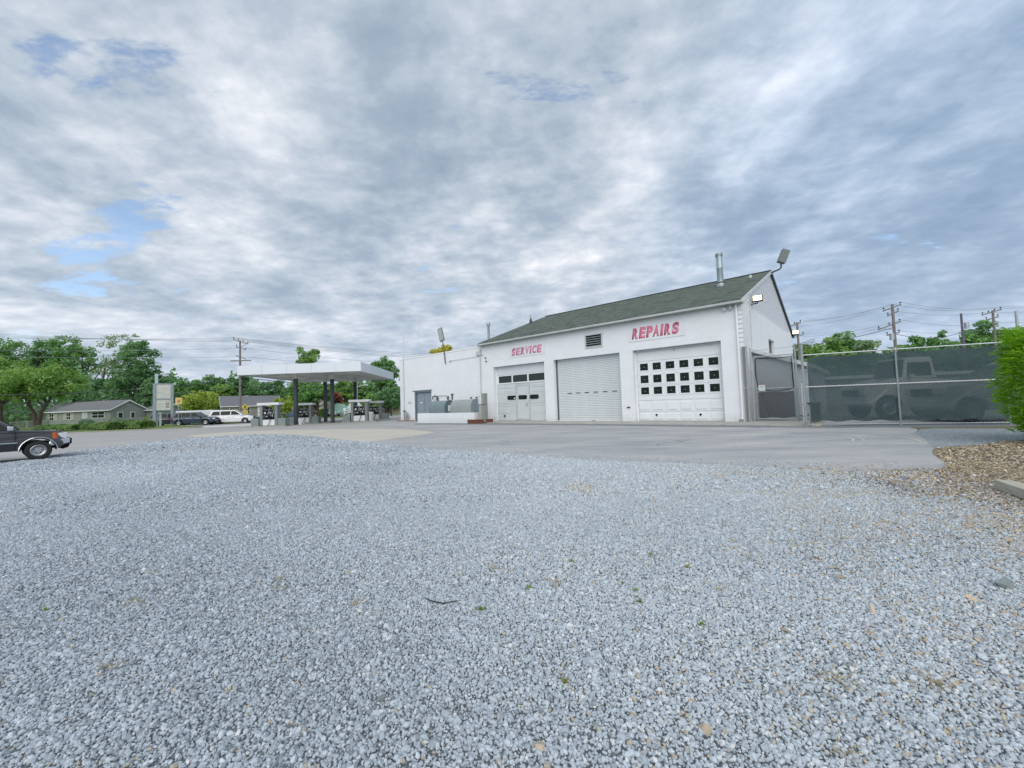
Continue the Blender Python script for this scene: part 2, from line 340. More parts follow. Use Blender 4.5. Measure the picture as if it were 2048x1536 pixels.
# building frame: origin at the right front corner, local x to the right along the front, local y into the building
TH = 0.8579; BC = Vector((12.1264, 21.3285, 0)); BROT = TH - PI / 2
LX = Vector((math.sin(TH), -math.cos(TH), 0)); LY = Vector((math.cos(TH), math.sin(TH), 0))
def bw(x, y, z=0.0): return BC + LX * x + LY * y + Vector((0, 0, z))
def bthing(name, label, cat, x, y, z, group=None, rz=0.0): return thing(name, label, cat, bw(x, y, z), BROT + rz, group)

# ---------------------------------------------------------------- ground
def sheet(name, poly, z, m, kind='structure', parent=None, grid=0):
    me = bpy.data.meshes.new(name); bm = bmesh.new()
    f = bm.faces.new([bm.verts.new((p[0], p[1], z)) for p in poly])
    bmesh.ops.triangulate(bm, faces=[f]); bmesh.ops.recalc_face_normals(bm, faces=bm.faces)
    for q in bm.faces:
        if q.normal.z < 0: q.normal_flip()
    bm.to_mesh(me); bm.free(); me.materials.append(m)
    o = bpy.data.objects.new(name, me); COL.objects.link(o)
    if parent: o.parent = parent
    else: o['kind'] = kind
    return o
def smooth_poly(pts, sub=6, amp=0.05, seed=1):
    r = random.Random(seed); out = []; n = len(pts)
    for i in range(n):
        p0, p1, p2, p3 = [Vector((*pts[(i + k - 1) % n], 0)) for k in range(4)]
        for j in range(sub):
            t = j / sub
            q = 0.5 * ((2 * p1) + (-p0 + p2) * t + (2 * p0 - 5 * p1 + 4 * p2 - p3) * t * t + (-p0 + 3 * p1 - 3 * p2 + p3) * t ** 3)
            out.append((q.x + r.uniform(-amp, amp), q.y + r.uniform(-amp, amp)))
    return out

def groundmat(name, build):
    m = bpy.data.materials.new(name); m.use_nodes = True
    t = m.node_tree; b = t.nodes['Principled BSDF']
    class G: pass
    g = G(); g.t = t; g.b = b
    tcn = t.nodes.new('ShaderNodeTexCoord'); g.co = tcn.outputs['Object']
    def nz(scale, detail=6, rough=0.6, st=(1, 1, 1), rot=0.0, dist=0.0):
        mp = t.nodes.new('ShaderNodeMapping'); mp.inputs['Scale'].default_value = st; mp.inputs['Rotation'].default_value = (0, 0, rot); t.links.new(g.co, mp.inputs[0])
        n = t.nodes.new('ShaderNodeTexNoise'); n.inputs['Scale'].default_value = scale; n.inputs['Detail'].default_value = detail; n.inputs['Roughness'].default_value = rough; n.inputs['Distortion'].default_value = dist
        t.links.new(mp.outputs[0], n.inputs['Vector']); return n.outputs['Fac']
    def mr(x, a, b_, c=0.0, d=1.0):
        n = t.nodes.new('ShaderNodeMapRange'); n.inputs[1].default_value = a; n.inputs[2].default_value = b_; n.inputs[3].default_value = c; n.inputs[4].default_value = d
        t.links.new(x, n.inputs[0]); return n.outputs[0]
    def mix(f, a, b_, mode='MIX'):
        n = t.nodes.new('ShaderNodeMixRGB'); n.blend_type = mode
        for i, x in enumerate((f, a, b_)):
            if isinstance(x, (int, float)): n.inputs[i].default_value = x
            elif isinstance(x, tuple): n.inputs[i].default_value = (*x, 1)
            else: t.links.new(x, n.inputs[i])
        return n.outputs[0]
    def bump(h, st, d=0.01):
        n = t.nodes.new('ShaderNodeBump'); n.inputs['Strength'].default_value = st; n.inputs['Distance'].default_value = d
        t.links.new(h, n.inputs['Height']); t.links.new(n.outputs[0], b.inputs['Normal'])
    def math_(op, a, b_):
        n = t.nodes.new('ShaderNodeMath'); n.operation = op
        for i, x in enumerate((a, b_)):
            if isinstance(x, (int, float)): n.inputs[i].default_value = x
            else: t.links.new(x, n.inputs[i])
        return n.outputs[0]
    g.nz, g.mr, g.mix, g.bump, g.math = nz, mr, mix, bump, math_
    build(g); return m

def _asph(g):
    base = g.mix(g.mr(g.nz(0.35, 6, 0.6, (1, 2.2, 1), 0.72), 0.32, 0.68), (0.30, 0.315, 0.335), (0.475, 0.465, 0.455))
    stain = g.mr(g.nz(0.55, 8, 0.7, (0.5, 3.2, 1), 0.72, 0.6), 0.52, 0.70)
    base = g.mix(g.math('MULTIPLY', stain, 0.55), base, (0.21, 0.23, 0.25))
    fine = g.mr(g.nz(55, 3, 0.7), 0.3, 0.7, 0.78, 1.22)
    base = g.mix(1.0, base, fine, 'MULTIPLY')
    n = g.t.nodes.new('ShaderNodeTexVoronoi'); n.feature = 'DISTANCE_TO_EDGE'; n.inputs['Scale'].default_value = 0.33
    # distorted cells: fine cracks
    nn = g.t.nodes.new('ShaderNodeTexNoise'); nn.inputs['Scale'].default_value = 1.3; nn.inputs['Detail'].default_value = 6; g.t.links.new(g.co, nn.inputs['Vector'])
    mxv = g.t.nodes.new('ShaderNodeMixRGB'); mxv.inputs[0].default_value = 0.42; g.t.links.new(g.co, mxv.inputs[1]); g.t.links.new(nn.outputs['Color'], mxv.inputs[2])
    g.t.links.new(mxv.outputs[0], n.inputs['Vector'])
    crack = g.mr(n.outputs['Distance'], 0.0, 0.010, 0.6, 0.0)
    msk = g.mr(g.nz(0.25, 3), 0.5, 0.6)
    base = g.mix(g.math('MULTIPLY', crack, msk), base, (0.06, 0.065, 0.07))
    oil = g.mr(g.nz(1.7, 4, 0.6), 0.66, 0.74, 0.0, 0.5)
    base = g.mix(oil, base, (0.12, 0.125, 0.13))
    speck = g.mr(g.nz(14, 2, 0.5), 0.68, 0.74, 0.0, 0.5)
    base = g.mix(speck, base, (0.10, 0.11, 0.12))
    g.t.links.new(base, g.b.inputs['Base Color']); g.b.inputs['Roughness'].default_value = 0.88
    g.bump(g.nz(70, 3, 0.7), 0.35, 0.006)
m_asph = groundmat('worn_asphalt', _asph)
def _seal(g):
    base = g.mix(g.mr(g.nz(0.8, 6, 0.6, (1, 2.2, 1), 0.72), 0.32, 0.68), (0.15, 0.17, 0.19), (0.22, 0.235, 0.25))
    g.t.links.new(base, g.b.inputs['Base Color']); g.b.inputs['Roughness'].default_value = 0.85; g.bump(g.nz(70, 3, 0.7), 0.35, 0.006)
m_seal = groundmat('darker_asphalt', _seal)
def _old(g):
    base = g.mix(g.mr(g.nz(0.16, 7, 0.65, (1, 2.0, 1), -0.5), 0.3, 0.7), (0.33, 0.33, 0.33), (0.43, 0.42, 0.40))
    st = g.mr(g.nz(0.7, 8, 0.7, (0.4, 2.5, 1), -0.4, 0.5), 0.54, 0.72)
    base = g.mix(g.math('MULTIPLY', st, 0.45), base, (0.24, 0.24, 0.25))
    base = g.mix(1.0, base, g.mr(g.nz(40, 3, 0.7), 0.3, 0.7, 0.85, 1.15), 'MULTIPLY')
    g.t.links.new(base, g.b.inputs['Base Color']); g.b.inputs['Roughness'].default_value = 0.9
m_old = groundmat('old_pale_paving', _old)
def _concp(g):
    base = g.mix(g.mr(g.nz(0.4, 7, 0.65), 0.3, 0.7), (0.48, 0.45, 0.39), (0.57, 0.53, 0.46))
    st = g.mr(g.nz(0.9, 8, 0.7, (0.5, 2.5, 1), 0.3, 0.5), 0.55, 0.7)
    base = g.mix(g.math('MULTIPLY', st, 0.4), base, (0.33, 0.31, 0.28))
    g.t.links.new(base, g.b.inputs['Base Color']); g.b.inputs['Roughness'].default_value = 0.9
m_concp = groundmat('sandy_concrete_pad', _concp)
def _grass(g):
    base = g.mix(g.mr(g.nz(0.12, 5), 0.35, 0.65), (0.12, 0.20, 0.035), (0.21, 0.28, 0.06))
    base = g.mix(g.mr(g.nz(9, 5, 0.7), 0.4, 0.7), base, (0.08, 0.14, 0.03))
    g.t.links.new(base, g.b.inputs['Base Color']); g.b.inputs['Roughness'].default_value = 0.95
    g.bump(g.nz(20, 5), 1.0, 0.05)
m_grass = groundmat('lawn_grass', _grass)
def _gbase(g):
    vo = g.t.nodes.new('ShaderNodeTexVoronoi'); vo.inputs['Scale'].default_value = 26; g.t.links.new(g.co, vo.inputs['Vector'])
    sp = g.t.nodes.new('ShaderNodeSeparateXYZ'); g.t.links.new(vo.outputs['Color'], sp.inputs[0])
    base = g.mix(sp.outputs[0], (0.19, 0.225, 0.25), (0.52, 0.57, 0.61))
    dark = g.mr(vo.outputs['Distance'], 0.35, 0.75, 0.0, 0.75)
    base = g.mix(dark, base, (0.09, 0.105, 0.125))
    base = g.mix(g.mr(g.nz(0.5, 6, 0.6), 0.35, 0.68, 0.0, 0.35), base, (0.35, 0.39, 0.42))
    g.t.links.new(base, g.b.inputs['Base Color']); g.b.inputs['Roughness'].default_value = 0.9
    g.bump(vo.outputs['Distance'], 0.9, -0.02)
m_gravel = groundmat('blue_grey_gravel', _gbase)
def _bed(g):
    base = g.mix(g.mr(g.nz(30, 4, 0.7), 0.35, 0.65), (0.10, 0.115, 0.125), (0.19, 0.205, 0.215))
    g.t.links.new(base, g.b.inputs['Base Color']); g.b.inputs['Roughness'].default_value = 0.95; g.bump(g.nz(60, 4), 1.0, 0.02)
m_gbed = groundmat('crevice_shade_bed', _bed)  # bed colour kept dark to paint the shade in crevices between stones
def _mulch(g):
    base = g.mix(g.mr(g.nz(0.9, 6, 0.65), 0.35, 0.65), (0.26, 0.21, 0.155), (0.36, 0.29, 0.20))
    base = g.mix(g.mr(g.nz(28, 5, 0.75, (1, 2.5, 1)), 0.42, 0.62), base, (0.13, 0.115, 0.10))
    base = g.mix(g.mr(g.nz(40, 3, 0.7, (1, 3, 1), 0.4), 0.60, 0.72), base, (0.45, 0.40, 0.33))
    g.t.links.new(base, g.b.inputs['Base Color']); g.b.inputs['Roughness'].default_value = 0.95
    g.bump(g.nz(35, 5), 0.8, 0.02)
m_mulch = groundmat('dry_mulch', _mulch)

sheet('ground', [(-900, -60), (900, -60), (900, 1500), (-900, 1500)], -0.006, m_grass)
# street and forecourt paving (old, pale) out to the far side of the street
street = sheet('street', smooth_poly([(-70, 2), (-75, 30), (-110, 40), (-110, 50), (-75, 51.5), (-56, 50.5), (-44, 52.5), (-33, 60), (-23, 73), (-14, 98), (-4, 112), (0, 60), (10, 40), (14, 19), (4, 4), (-20, 0)], 5, 0.02), 0.0, m_old)
sheet('concrete_pad', smooth_poly([(-21.4, 27.2), (-19.9, 31.2), (-11.2, 28.6), (-7.5, 26.6), (-4.2, 22.2), (-4.6, 19.4), (-5.5, 16.2), (-8.0, 17.5), (-12.5, 21.5), (-17, 24.0)], 4, 0.03, 4), 0.004, m_concp)
sheet('asphalt_lot', smooth_poly([(-5.9, 16.7), (-4.9, 19.2), (-4.3, 22.1), (-6.4, 26.6), (-10, 32), (-12.5, 38.5), (-12.0, 44), (-6, 40), (2, 31), (8, 25.5), (12, 22), (16.0, 22.5), (18.5, 20.0), (15.25, 15.8), (11.45, 11.5), (9.4, 9.1), (7.6, 7.15), (6.9, 6.6), (4.5, 6.6), (2.0, 7.4), (-0.5, 9.5), (-3.2, 12.6)], 5, 0.04, 9), 0.008, m_asph)
sheet('storage_yard', [(11.5, 22.5), (17.2, 16.3), (60, -2), (90, 30), (60, 80), (25, 60)], 0.003, m_old)
GRAVEL = [(-60, -40), (-45, 2), (-30, 8), (-20, 11.2), (-16.8, 13.5), (-18.4, 17.2), (-19.2, 21.8), (-18.5, 24.3), (-16.4, 25.5), (-13.9, 24.6), (-10.9, 22.2), (-8.0, 18.9), (-5.9, 16.8), (-4.0, 14.6), (-2.5, 13.2), (-0.4, 11.6), (0.9, 10.3), (2.5, 9.2), (3.8, 8.6), (4.7, 7.9), (5.6, 7.3), (5.6, 6.2), (5.0, 4.6), (4.7, 3.0), (5.2, 0.5), (8, -10), (14, -40)]
sheet('gravel_lot', smooth_poly(GRAVEL, 6, 0.05, 2), 0.017, m_gbed)
GR2 = [(14.3, 14.5), (16.5, 13.5), (19, 12.4), (26, 9), (24, 7.5), (14.0, 9.6), (11.4, 9.5), (9.5, 9.2), (11.4, 11.5)]
sheet('side_gravel', smooth_poly(GR2, 4, 0.05, 3), 0.0115, m_gravel)
def _weedy(g):
    base = g.mix(g.mr(g.nz(1.6, 6, 0.7), 0.4, 0.6), (0.24, 0.19, 0.12), (0.17, 0.21, 0.09))
    base = g.mix(g.mr(g.nz(30, 5, 0.7), 0.45, 0.65), base, (0.10, 0.09, 0.07))
    g.t.links.new(base, g.b.inputs['Base Color']); g.b.inputs['Roughness'].default_value = 0.95; g.bump(g.nz(35, 5), 0.9, 0.03)
m_weedy_g = groundmat('weedy_soil', _weedy)
sheet('weedy_strip', smooth_poly([(15.35, 15.8), (14.2, 14.4), (16.5, 13.3), (19, 12.2), (26, 8.9), (27, 11.4), (20.3, 14.4), (16.6, 16.0)], 4, .05, 8), 0.0105, m_weedy_g)
MULCH = [(6.0, 7.1), (7.4, 7.2), (9.6, 9.5), (11.3, 10.0), (14.0, 10.3), (24, 7.0), (24, -6), (4.6, -6), (4.2, 1.5), (4.4, 3.6), (4.9, 5.2), (5.2, 6.6)]
sheet('mulch_bed', smooth_poly(MULCH, 4, 0.06, 5), 0.016, m_mulch)

# --- loose stones: one mass, scattered with geometry nodes on a jittered grid
def rock_mesh(seed):
    r = random.Random(seed); bm = bmesh.new(); bmesh.ops.create_icosphere(bm, subdivisions=1, radius=1.0)
    planes = [(Vector((r.uniform(-1, 1), r.uniform(-1, 1), r.uniform(-1, 1))).normalized(), r.uniform(0.45, 0.8)) for _ in range(7)]
    for v_ in bm.verts:
        p = v_.co * r.uniform(0.95, 1.08)
        for n_, d_ in planes:
            e_ = p.dot(n_) - d_
            if e_ > 0: p = p - n_ * e_
        v_.co = Vector((p.x * 1.0, p.y * 0.80, p.z * 0.72))
    me = bpy.data.meshes.new('stone'); bm.to_mesh(me); bm.free(); return me
def stonemat():
    m = bpy.data.materials.new('gravel_stone'); m.use_nodes = True
    t = m.node_tree; b = t.nodes['Principled BSDF']; b.inputs['Roughness'].default_value = 0.75
    at = t.nodes.new('ShaderNodeAttribute'); at.attribute_type = 'INSTANCER'; at.attribute_name = 'tint'
    cr_ = t.nodes.new('ShaderNodeValToRGB'); t.links.new(at.outputs['Fac'], cr_.inputs[0]); e = cr_.color_ramp.elements
    e[0].position = 0; e[0].color = (0.17, 0.20, 0.225, 1); e[1].position = 1; e[1].color = (0.46, 0.38, 0.28, 1)
    for p_, c_ in ((0.30, (0.35, 0.40, 0.445)), (0.62, (0.455, 0.51, 0.56)), (0.90, (0.55, 0.605, 0.65)), (0.94, (0.62, 0.64, 0.65)), (0.955, (0.44, 0.40, 0.34))):
        q = e.new(p_); q.color = (*c_, 1)
    tcn = t.nodes.new('ShaderNodeTexCoord'); n = t.nodes.new('ShaderNodeTexNoise'); n.inputs['Scale'].default_value = 2.2; n.inputs['Detail'].default_value = 6
    t.links.new(tcn.outputs['Object'], n.inputs['Vector'])
    mr = t.nodes.new('ShaderNodeMapRange'); mr.inputs[1].default_value = 0.3; mr.inputs[2].default_value = 0.7; mr.inputs[3].default_value = 0.82; mr.inputs[4].default_value = 1.16
    t.links.new(n.outputs['Fac'], mr.inputs[0])
    mx = t.nodes.new('ShaderNodeMixRGB'); mx.blend_type = 'MULTIPLY'; mx.inputs[0].default_value = 1; t.links.new(cr_.outputs[0], mx.inputs[1]); t.links.new(mr.outputs[0], mx.inputs[2])
    t.links.new(mx.outputs[0], b.inputs['Base Color'])
    return m
m_stone = stonemat()
lib = bpy.data.collections.new('stone_library')
def inside(px, py, poly):
    ins = np.zeros(px.shape, bool); n = len(poly); j = n - 1
    for i in range(n):
        xi, yi = poly[i]; xj, yj = poly[j]
        c = ((yi > py) != (yj > py)) & (px < (xj - xi) * (py - yi) / ((yj - yi) + 1e-12) + xi)
        ins ^= c; j = i
    return ins
def scatter(name, polys, bands, coll, zbase, seed, tintf, flat=1.0, tilt=0.6, label=None, keep=None, cat='gravel'):
    rg = np.random.default_rng(seed); P = []; SC = []; B = []
    for (y0, y1, sp, size, thin) in bands:
        xm = 1.5 * y1 + 1.6
        gx, gy = np.meshgrid(np.arange(-xm, xm, sp), np.arange(y0, y1, sp)); gx = gx.ravel(); gy = gy.ravel()
        gx = gx + rg.uniform(-.5, .5, gx.shape) * sp * 0.9; gy = gy + rg.uniform(-.5, .5, gy.shape) * sp * 0.9
        ok = (np.abs(gx) < 1.42 * np.maximum(gy, 0) + 1.5)
        inn = np.zeros(gx.shape, bool)
        for q in polys: inn |= inside(gx, gy, q)
        ok &= inn
        if keep is not None: ok &= keep(gx, gy, rg)
        gx = gx[ok]; gy = gy[ok]
        P.append(np.stack([gx, gy, zbase + rg.uniform(0, .010, gx.shape)], 1)); SC.append(size * np.exp(rg.normal(0, .32, gx.shape)) * 0.5)
    P = np.concatenate(P); SC = np.concatenate(SC); n = len(P)
    me = bpy.data.meshes.new(name); me.vertices.add(n); me.vertices.foreach_set('co', P.astype(np.float32).ravel())
    rot = np.stack([rg.normal(0, tilt, n), rg.normal(0, tilt, n), rg.uniform(0, 6.283, n)], 1).astype(np.float32)
    a = me.attributes.new('rot', 'FLOAT_VECTOR', 'POINT'); a.data.foreach_set('vector', rot.ravel())
    a = me.attributes.new('scl', 'FLOAT', 'POINT'); a.data.foreach_set('value', SC.astype(np.float32))
    a = me.attributes.new('tint', 'FLOAT', 'POINT'); a.data.foreach_set('value', tintf(P, rg).astype(np.float32))
    o = bpy.data.objects.new(name, me); COL.objects.link(o)
    ng = bpy.data.node_groups.new(name + '_scatter', 'GeometryNodeTree')
    ng.interface.new_socket('Geometry', in_out='INPUT', socket_type='NodeSocketGeometry'); ng.interface.new_socket('Geometry', in_out='OUTPUT', socket_type='NodeSocketGeometry')
    gi = ng.nodes.new('NodeGroupInput'); go = ng.nodes.new('NodeGroupOutput'); ip = ng.nodes.new('GeometryNodeInstanceOnPoints')
    ci = ng.nodes.new('GeometryNodeCollectionInfo'); ci.inputs['Collection'].default_value = coll; ci.inputs['Separate Children'].default_value = True; ci.inputs['Reset Children'].default_value = True
    def att(nm, ty):
        q = ng.nodes.new('GeometryNodeInputNamedAttribute'); q.data_type = ty; q.inputs['Name'].default_value = nm; return q.outputs['Attribute']
    er = ng.nodes.new('FunctionNodeEulerToRotation'); ng.links.new(att('rot', 'FLOAT_VECTOR'), er.inputs[0])
    ng.links.new(gi.outputs[0], ip.inputs['Points']); ng.links.new(ci.outputs[0], ip.inputs['Instance']); ip.inputs['Pick Instance'].default_value = True
    ng.links.new(er.outputs[0], ip.inputs['Rotation']); ng.links.new(att('scl', 'FLOAT'), ip.inputs['Scale']); ng.links.new(ip.outputs[0], go.inputs[0])
    md = o.modifiers.new('scatter', 'NODES'); md.node_group = ng
    tag(o, label, cat, kind='stuff'); return o
for k in range(8):
    me = rock_mesh(100 + k); me.materials.append(m_stone); o = bpy.data.objects.new('stone', me); lib.objects.link(o)
def patches(P, seed, sc):
    r = np.random.default_rng(seed); v_ = np.zeros(len(P))
    for _ in range(14):
        k = r.normal(0, sc, 2); v_ += np.sin(P[:, 0] * k[0] + P[:, 1] * k[1] + r.uniform(0, 6.28))
    return v_ / math.sqrt(14)
def tint_g(P, rg):
    t = np.clip(rg.normal(0.52, 0.21, len(P)) + 0.045 * patches(P, 5, 1.6) + 0.05 * patches(P, 41, .55) + np.clip(.05 * (P[:, 0] + .2 * P[:, 1]) , -.06, .07), 0, 0.935)
    # a brown dusting where soil and dead grass have come up through the stones
    d = (P[:, 0] - 3.6) - 0.2 * (P[:, 1] - 3)
    pb = 0.008 + 0.60 / (1 + np.exp(-(d - .2) * 1.0)) * (0.4 + 0.6 * (patches(P, 8, 2.2) > 0.2))
    pb += 0.30 * (patches(P, 12, 1.1) > 1.6)
    br = rg.uniform(0, 1, len(P)) < pb
    t[br] = rg.uniform(0.952, 1.0, br.sum()); return t
gp = smooth_poly(GRAVEL, 6, 0.0, 2)
gp2 = [(5.2, 7.3), (6.8, 7.0), (8.6, 6.2), (9.2, 3), (9, -2), (4.4, 0), (4.3, 3.4), (4.7, 5)]
scatter('gravel', [gp, gp2], [(0.45, 3.2, 0.0135, 0.0225, 0), (3.2, 6.0, 0.0160, 0.0245, 0), (6.0, 10.0, 0.0255, 0.034, 0), (10.0, 15.5, 0.042, 0.050, 0), (15.5, 25.8, 0.082, 0.078, 0)], lib, 0.014, 3, tint_g, tilt=.7, keep=lambda x, y, rg: rg.uniform(0, 1, x.shape) < 1.05 / (1 + np.exp((x - 5.0 - .40 * (y - 3.6)) * 3.0 - 1.2 * patches(np.stack([x, y], 1), 77, 2.0))), label='crushed blue grey gravel covering the open lot')

EDGE = [(-6.4, 17.4), (-4, 15.6), (-2.3, 14.2), (-.2, 12.6), (1.2, 11.2), (3.2, 10.0), (5.5, 8.8), (7.2, 8.0), (7, 7), (4.7, 7.9), (3.8, 8.6), (2.5, 9.2), (.9, 10.3), (-.4, 11.6), (-2.5, 13.2), (-4, 14.6), (-5.9, 16.8)]
scatter('loose_gravel', [EDGE], [(6.8, 11, .05, .03, 0), (11, 18, .07, .042, 0)], lib, 0.012, 61, tint_g, keep=lambda x, y, rg: rg.uniform(0, 1, x.shape) < .16 + .14 * (patches(np.stack([x, y], 1), 9, 1.2) > .5), label='thin scatter of loose stones kicked onto the asphalt edge')
# mulch chips and dry straw
chips = bpy.data.collections.new('chip_library')
def chipmat():
    m = bpy.data.materials.new('mulch_chip'); m.use_nodes = True
    t = m.node_tree; b = t.nodes['Principled BSDF']; b.inputs['Roughness'].default_value = 0.9
    at = t.nodes.new('ShaderNodeAttribute'); at.attribute_type = 'INSTANCER'; at.attribute_name = 'tint'
    cr_ = t.nodes.new('ShaderNodeValToRGB'); t.links.new(at.outputs['Fac'], cr_.inputs[0]); e = cr_.color_ramp.elements
    e[0].position = 0; e[0].color = (0.14, 0.125, 0.11, 1); e[1].position = 1; e[1].color = (0.62, 0.61, 0.60, 1)
    for p_, c_ in ((0.3, (0.32, 0.25, 0.17)), (0.62, (0.52, 0.42, 0.27)), (0.84, (0.60, 0.52, 0.39))):
        q = e.new(p_); q.color = (*c_, 1)
    t.links.new(cr_.outputs[0], b.inputs['Base Color']); return m
m_chip = chipmat()
for k in range(5):
    r = random.Random(k); wd = r.uniform(.12, .4)
    me = MB().add([(-1, -wd, 0), (-.3, -wd * 1.1, .12), (1, -wd * .4, 0.02), (.9, wd * .5, .1), (-.2, wd, .0), (-1, wd * .7, .1)], [(0, 1, 4, 5), (1, 2, 3, 4)]).mesh('chip', m_chip, fix=False)
    o = bpy.data.objects.new('chip', me); chips.objects.link(o)
mp_ = smooth_poly(MULCH, 4, 0.0, 5)
def keepm(x, y, rg):
    P = np.stack([x, y], 1); e = patches(P, 31, 2.4) * .5 + (x - 5.05 - .38 * (y - 3.6)) * 1.0 + np.clip(y - 6.6, 0, 1) * .5
    return rg.uniform(0, 1, x.shape) < .92 / (1 + np.exp(-e * 2.2))
mp_x = [(2.2, 9.6), (3.6, 8.75), (4.7, 8.1), (6.0, 7.4), (7.4, 7.2), (10, 4), (9, 1.2), (3.0, 1.2), (3.4, 3.0), (4.4, 5.2), (4.2, 6.4), (3.0, 7.8), (1.6, 9.2)]
scatter('mulch', [mp_, mp_x], [(1.0, 5.0, 0.026, 0.036, 0), (5.0, 7.5, 0.030, 0.040, 0), (7.5, 10.5, 0.042, 0.055, 0)], chips, 0.02, 21, lambda P, rg: np.clip(rg.normal(0.5, 0.27, len(P)), 0, 1), tilt=0.35, label='dry brown mulch and dead grass below the laurel bush', keep=keepm, cat='mulch')
def keeps(x, y, rg):
    P = np.stack([x, y], 1); d = (x - 4.4) - 0.25 * (y - 3)
    pr = 0.25 / (1 + np.exp(-d * 1.6)) + 0.25 * (patches(P, 12, 1.1) > 1.75)
    return rg.uniform(0, 1, x.shape) < pr
scatter('straw', [gp], [(1.2, 8.5, 0.05, 0.055, 0)], chips, 0.028, 22, lambda P, rg: rg.uniform(0.3, 0.85, len(P)), tilt=0.3, label='thin scatter of dead straw lying over the gravel', keep=keeps, cat='straw')

# ---------------------------------------------------------------- foliage helpers
def leaf_cloud(pts, nrm, size, rg, elong=1.0):
    n = len(pts)
    a = rg.normal(0, 1, (n, 3)); nn = nrm + rg.normal(0, .55, (n, 3)); nn /= np.linalg.norm(nn, axis=1)[:, None] + 1e-9
    a -= nn * (a * nn).sum(1)[:, None]; a /= np.linalg.norm(a, axis=1)[:, None] + 1e-9
    b = np.cross(nn, a); s = (size * rg.uniform(.6, 1.35, n))[:, None]
    a = a * s * .55 * elong; b = b * s * .36
    V = np.stack([pts - a, pts - b + a * .1, pts + a, pts + b + a * .1], 1).reshape(-1, 3)
    return V
def mesh_quads(name, V, m):
    nq = len(V) // 4; me = bpy.data.meshes.new(name); me.vertices.add(len(V)); me.vertices.foreach_set('co', V.astype(np.float32).ravel())
    me.loops.add(len(V)); me.loops.foreach_set('vertex_index', np.arange(len(V), dtype=np.int32))
    me.polygons.add(nq); me.polygons.foreach_set('loop_start', np.arange(0, len(V), 4, dtype=np.int32)); me.polygons.foreach_set('loop_total', np.full(nq, 4, np.int32))
    me.update(calc_edges=True); me.materials.append(m); return me

LM = {
 'dark': leafmat('leaves_dark', (0.084, 0.183, 0.097), (0.231, 0.392, 0.196), .4),
 'mid': leafmat('leaves_mid', (0.095, 0.211, 0.083), (0.259, 0.448, 0.166), .36),
 'light': leafmat('leaves_light', (0.12, 0.235, 0.065), (0.31, 0.46, 0.14), .36),
 'olive': leafmat('leaves_olive', (0.239, 0.308, 0.060), (0.463, 0.532, 0.134), .36),
 'grey': leafmat('leaves_grey', (0.155, 0.239, 0.150), (0.364, 0.463, 0.300), .36),
 'yellow': leafmat('leaves_yellow', (0.392, 0.364, 0.074), (0.700, 0.616, 0.166)),
 'red': leafmat('leaves_red', (0.196, 0.069, 0.053), (0.420, 0.183, 0.120)),
 'hedge': leafmat('leaves_hedge', (0.069, 0.140, 0.053), (0.224, 0.349, 0.120)),
}
def tree(label, x, y, H, W, kind='mid', seed=0, base=0.22, leaf=0.42, dens=1.0, shape='round', bark=None, lean=0.0, fork=False, gap=0.0, group='trees beyond the street', name='tree'):
    rg = np.random.default_rng(seed); r = random.Random(seed)
    t = thing(name, label, 'tree', (x, y, 0), 0, group)
    cz = H * (base + (1 - base) * .5); rz = H * (1 - base) * .5; rx = W / 2
    nc = int(46 * dens * (1 + W / 14)); C = []
    lobes = [(0, 0, 0, 1.0)] + [(r.uniform(-.55, .55), r.uniform(-.4, .4), r.uniform(-.45, .6), r.uniform(.42, .62)) for _ in range(5)]
    for i in range(nc):
        lb = lobes[0] if r.random() < .45 else r.choice(lobes)
        d = Vector((r.gauss(0, 1), r.gauss(0, 1), r.gauss(0, 1))).normalized() * (r.random() ** .42) * .92
        u, v_, w_ = lb[0] + d.x * lb[3], lb[1] + d.y * lb[3], lb[2] + d.z * lb[3]
        if shape == 'cone': k = max(.12, .55 - .5 * w_); u *= k * 1.2; v_ *= k * 1.2
        if shape == 'poplar': u *= .8; v_ *= .8
        if shape == 'umbrella' and w_ < 0: u *= 1 + .3 * w_
        C.append((u * rx + lean * (w_ + 1) * .5, v_ * rx, cz + w_ * rz))
    C = np.array(C); cr_ = (0.085 * W + 0.25) * rg.uniform(.7, 1.35, len(C))
    per = int(62 * dens); idx = np.repeat(np.arange(len(C)), per); n = len(idx)
    d = rg.normal(0, 1, (n, 3)); d /= np.linalg.norm(d, axis=1)[:, None]; rad = rg.uniform(0, 1, n) ** .45
    off = d * (rad * cr_[idx])[:, None]; off[:, 2] *= .62
    pts = C[idx] + off; nr = d * .8 + np.array([0, 0, .7])
    o = bpy.data.objects.new('crown', mesh_quads('crown', leaf_cloud(pts, nr, leaf, rg), LM[kind])); COL.objects.link(o); o.parent = t
    mb = MB(); tr = max(.1, H * .022); top = Vector((lean * .6, 0, H * .72))
    nst = 2 if fork else 1
    for sidx in range(nst):
        sgn = (-1) ** sidx * (W * .13 if fork else 0)
        pp = [Vector((0, 0, -0.1)), Vector((sgn * .35 + lean * .08, 0, H * base * .6)), Vector((sgn + lean * .3, r.uniform(-.3, .3), H * .45)), Vector((sgn * 1.6 + lean * .6, r.uniform(-.3, .3), H * .74))]
        mb.tube(pp, [tr * 1.3, tr, tr * .62, tr * .22], 7)
        for k in range(9):
            c = C[r.randrange(len(C))]; f_ = r.uniform(.3, .85)
            s0 = pp[1].lerp(pp[2], f_) if r.random() < .6 else pp[2].lerp(pp[3], f_)
            e = Vector(c); mid = s0.lerp(e, .5) + Vector((0, 0, -.06 * (e - s0).length))
            mb.tube([s0, mid, e], [tr * .42, tr * .26, tr * .08], 5, cap=False)
    mb.build('trunk', bark or m_bark, t, smooth=True)
    return t

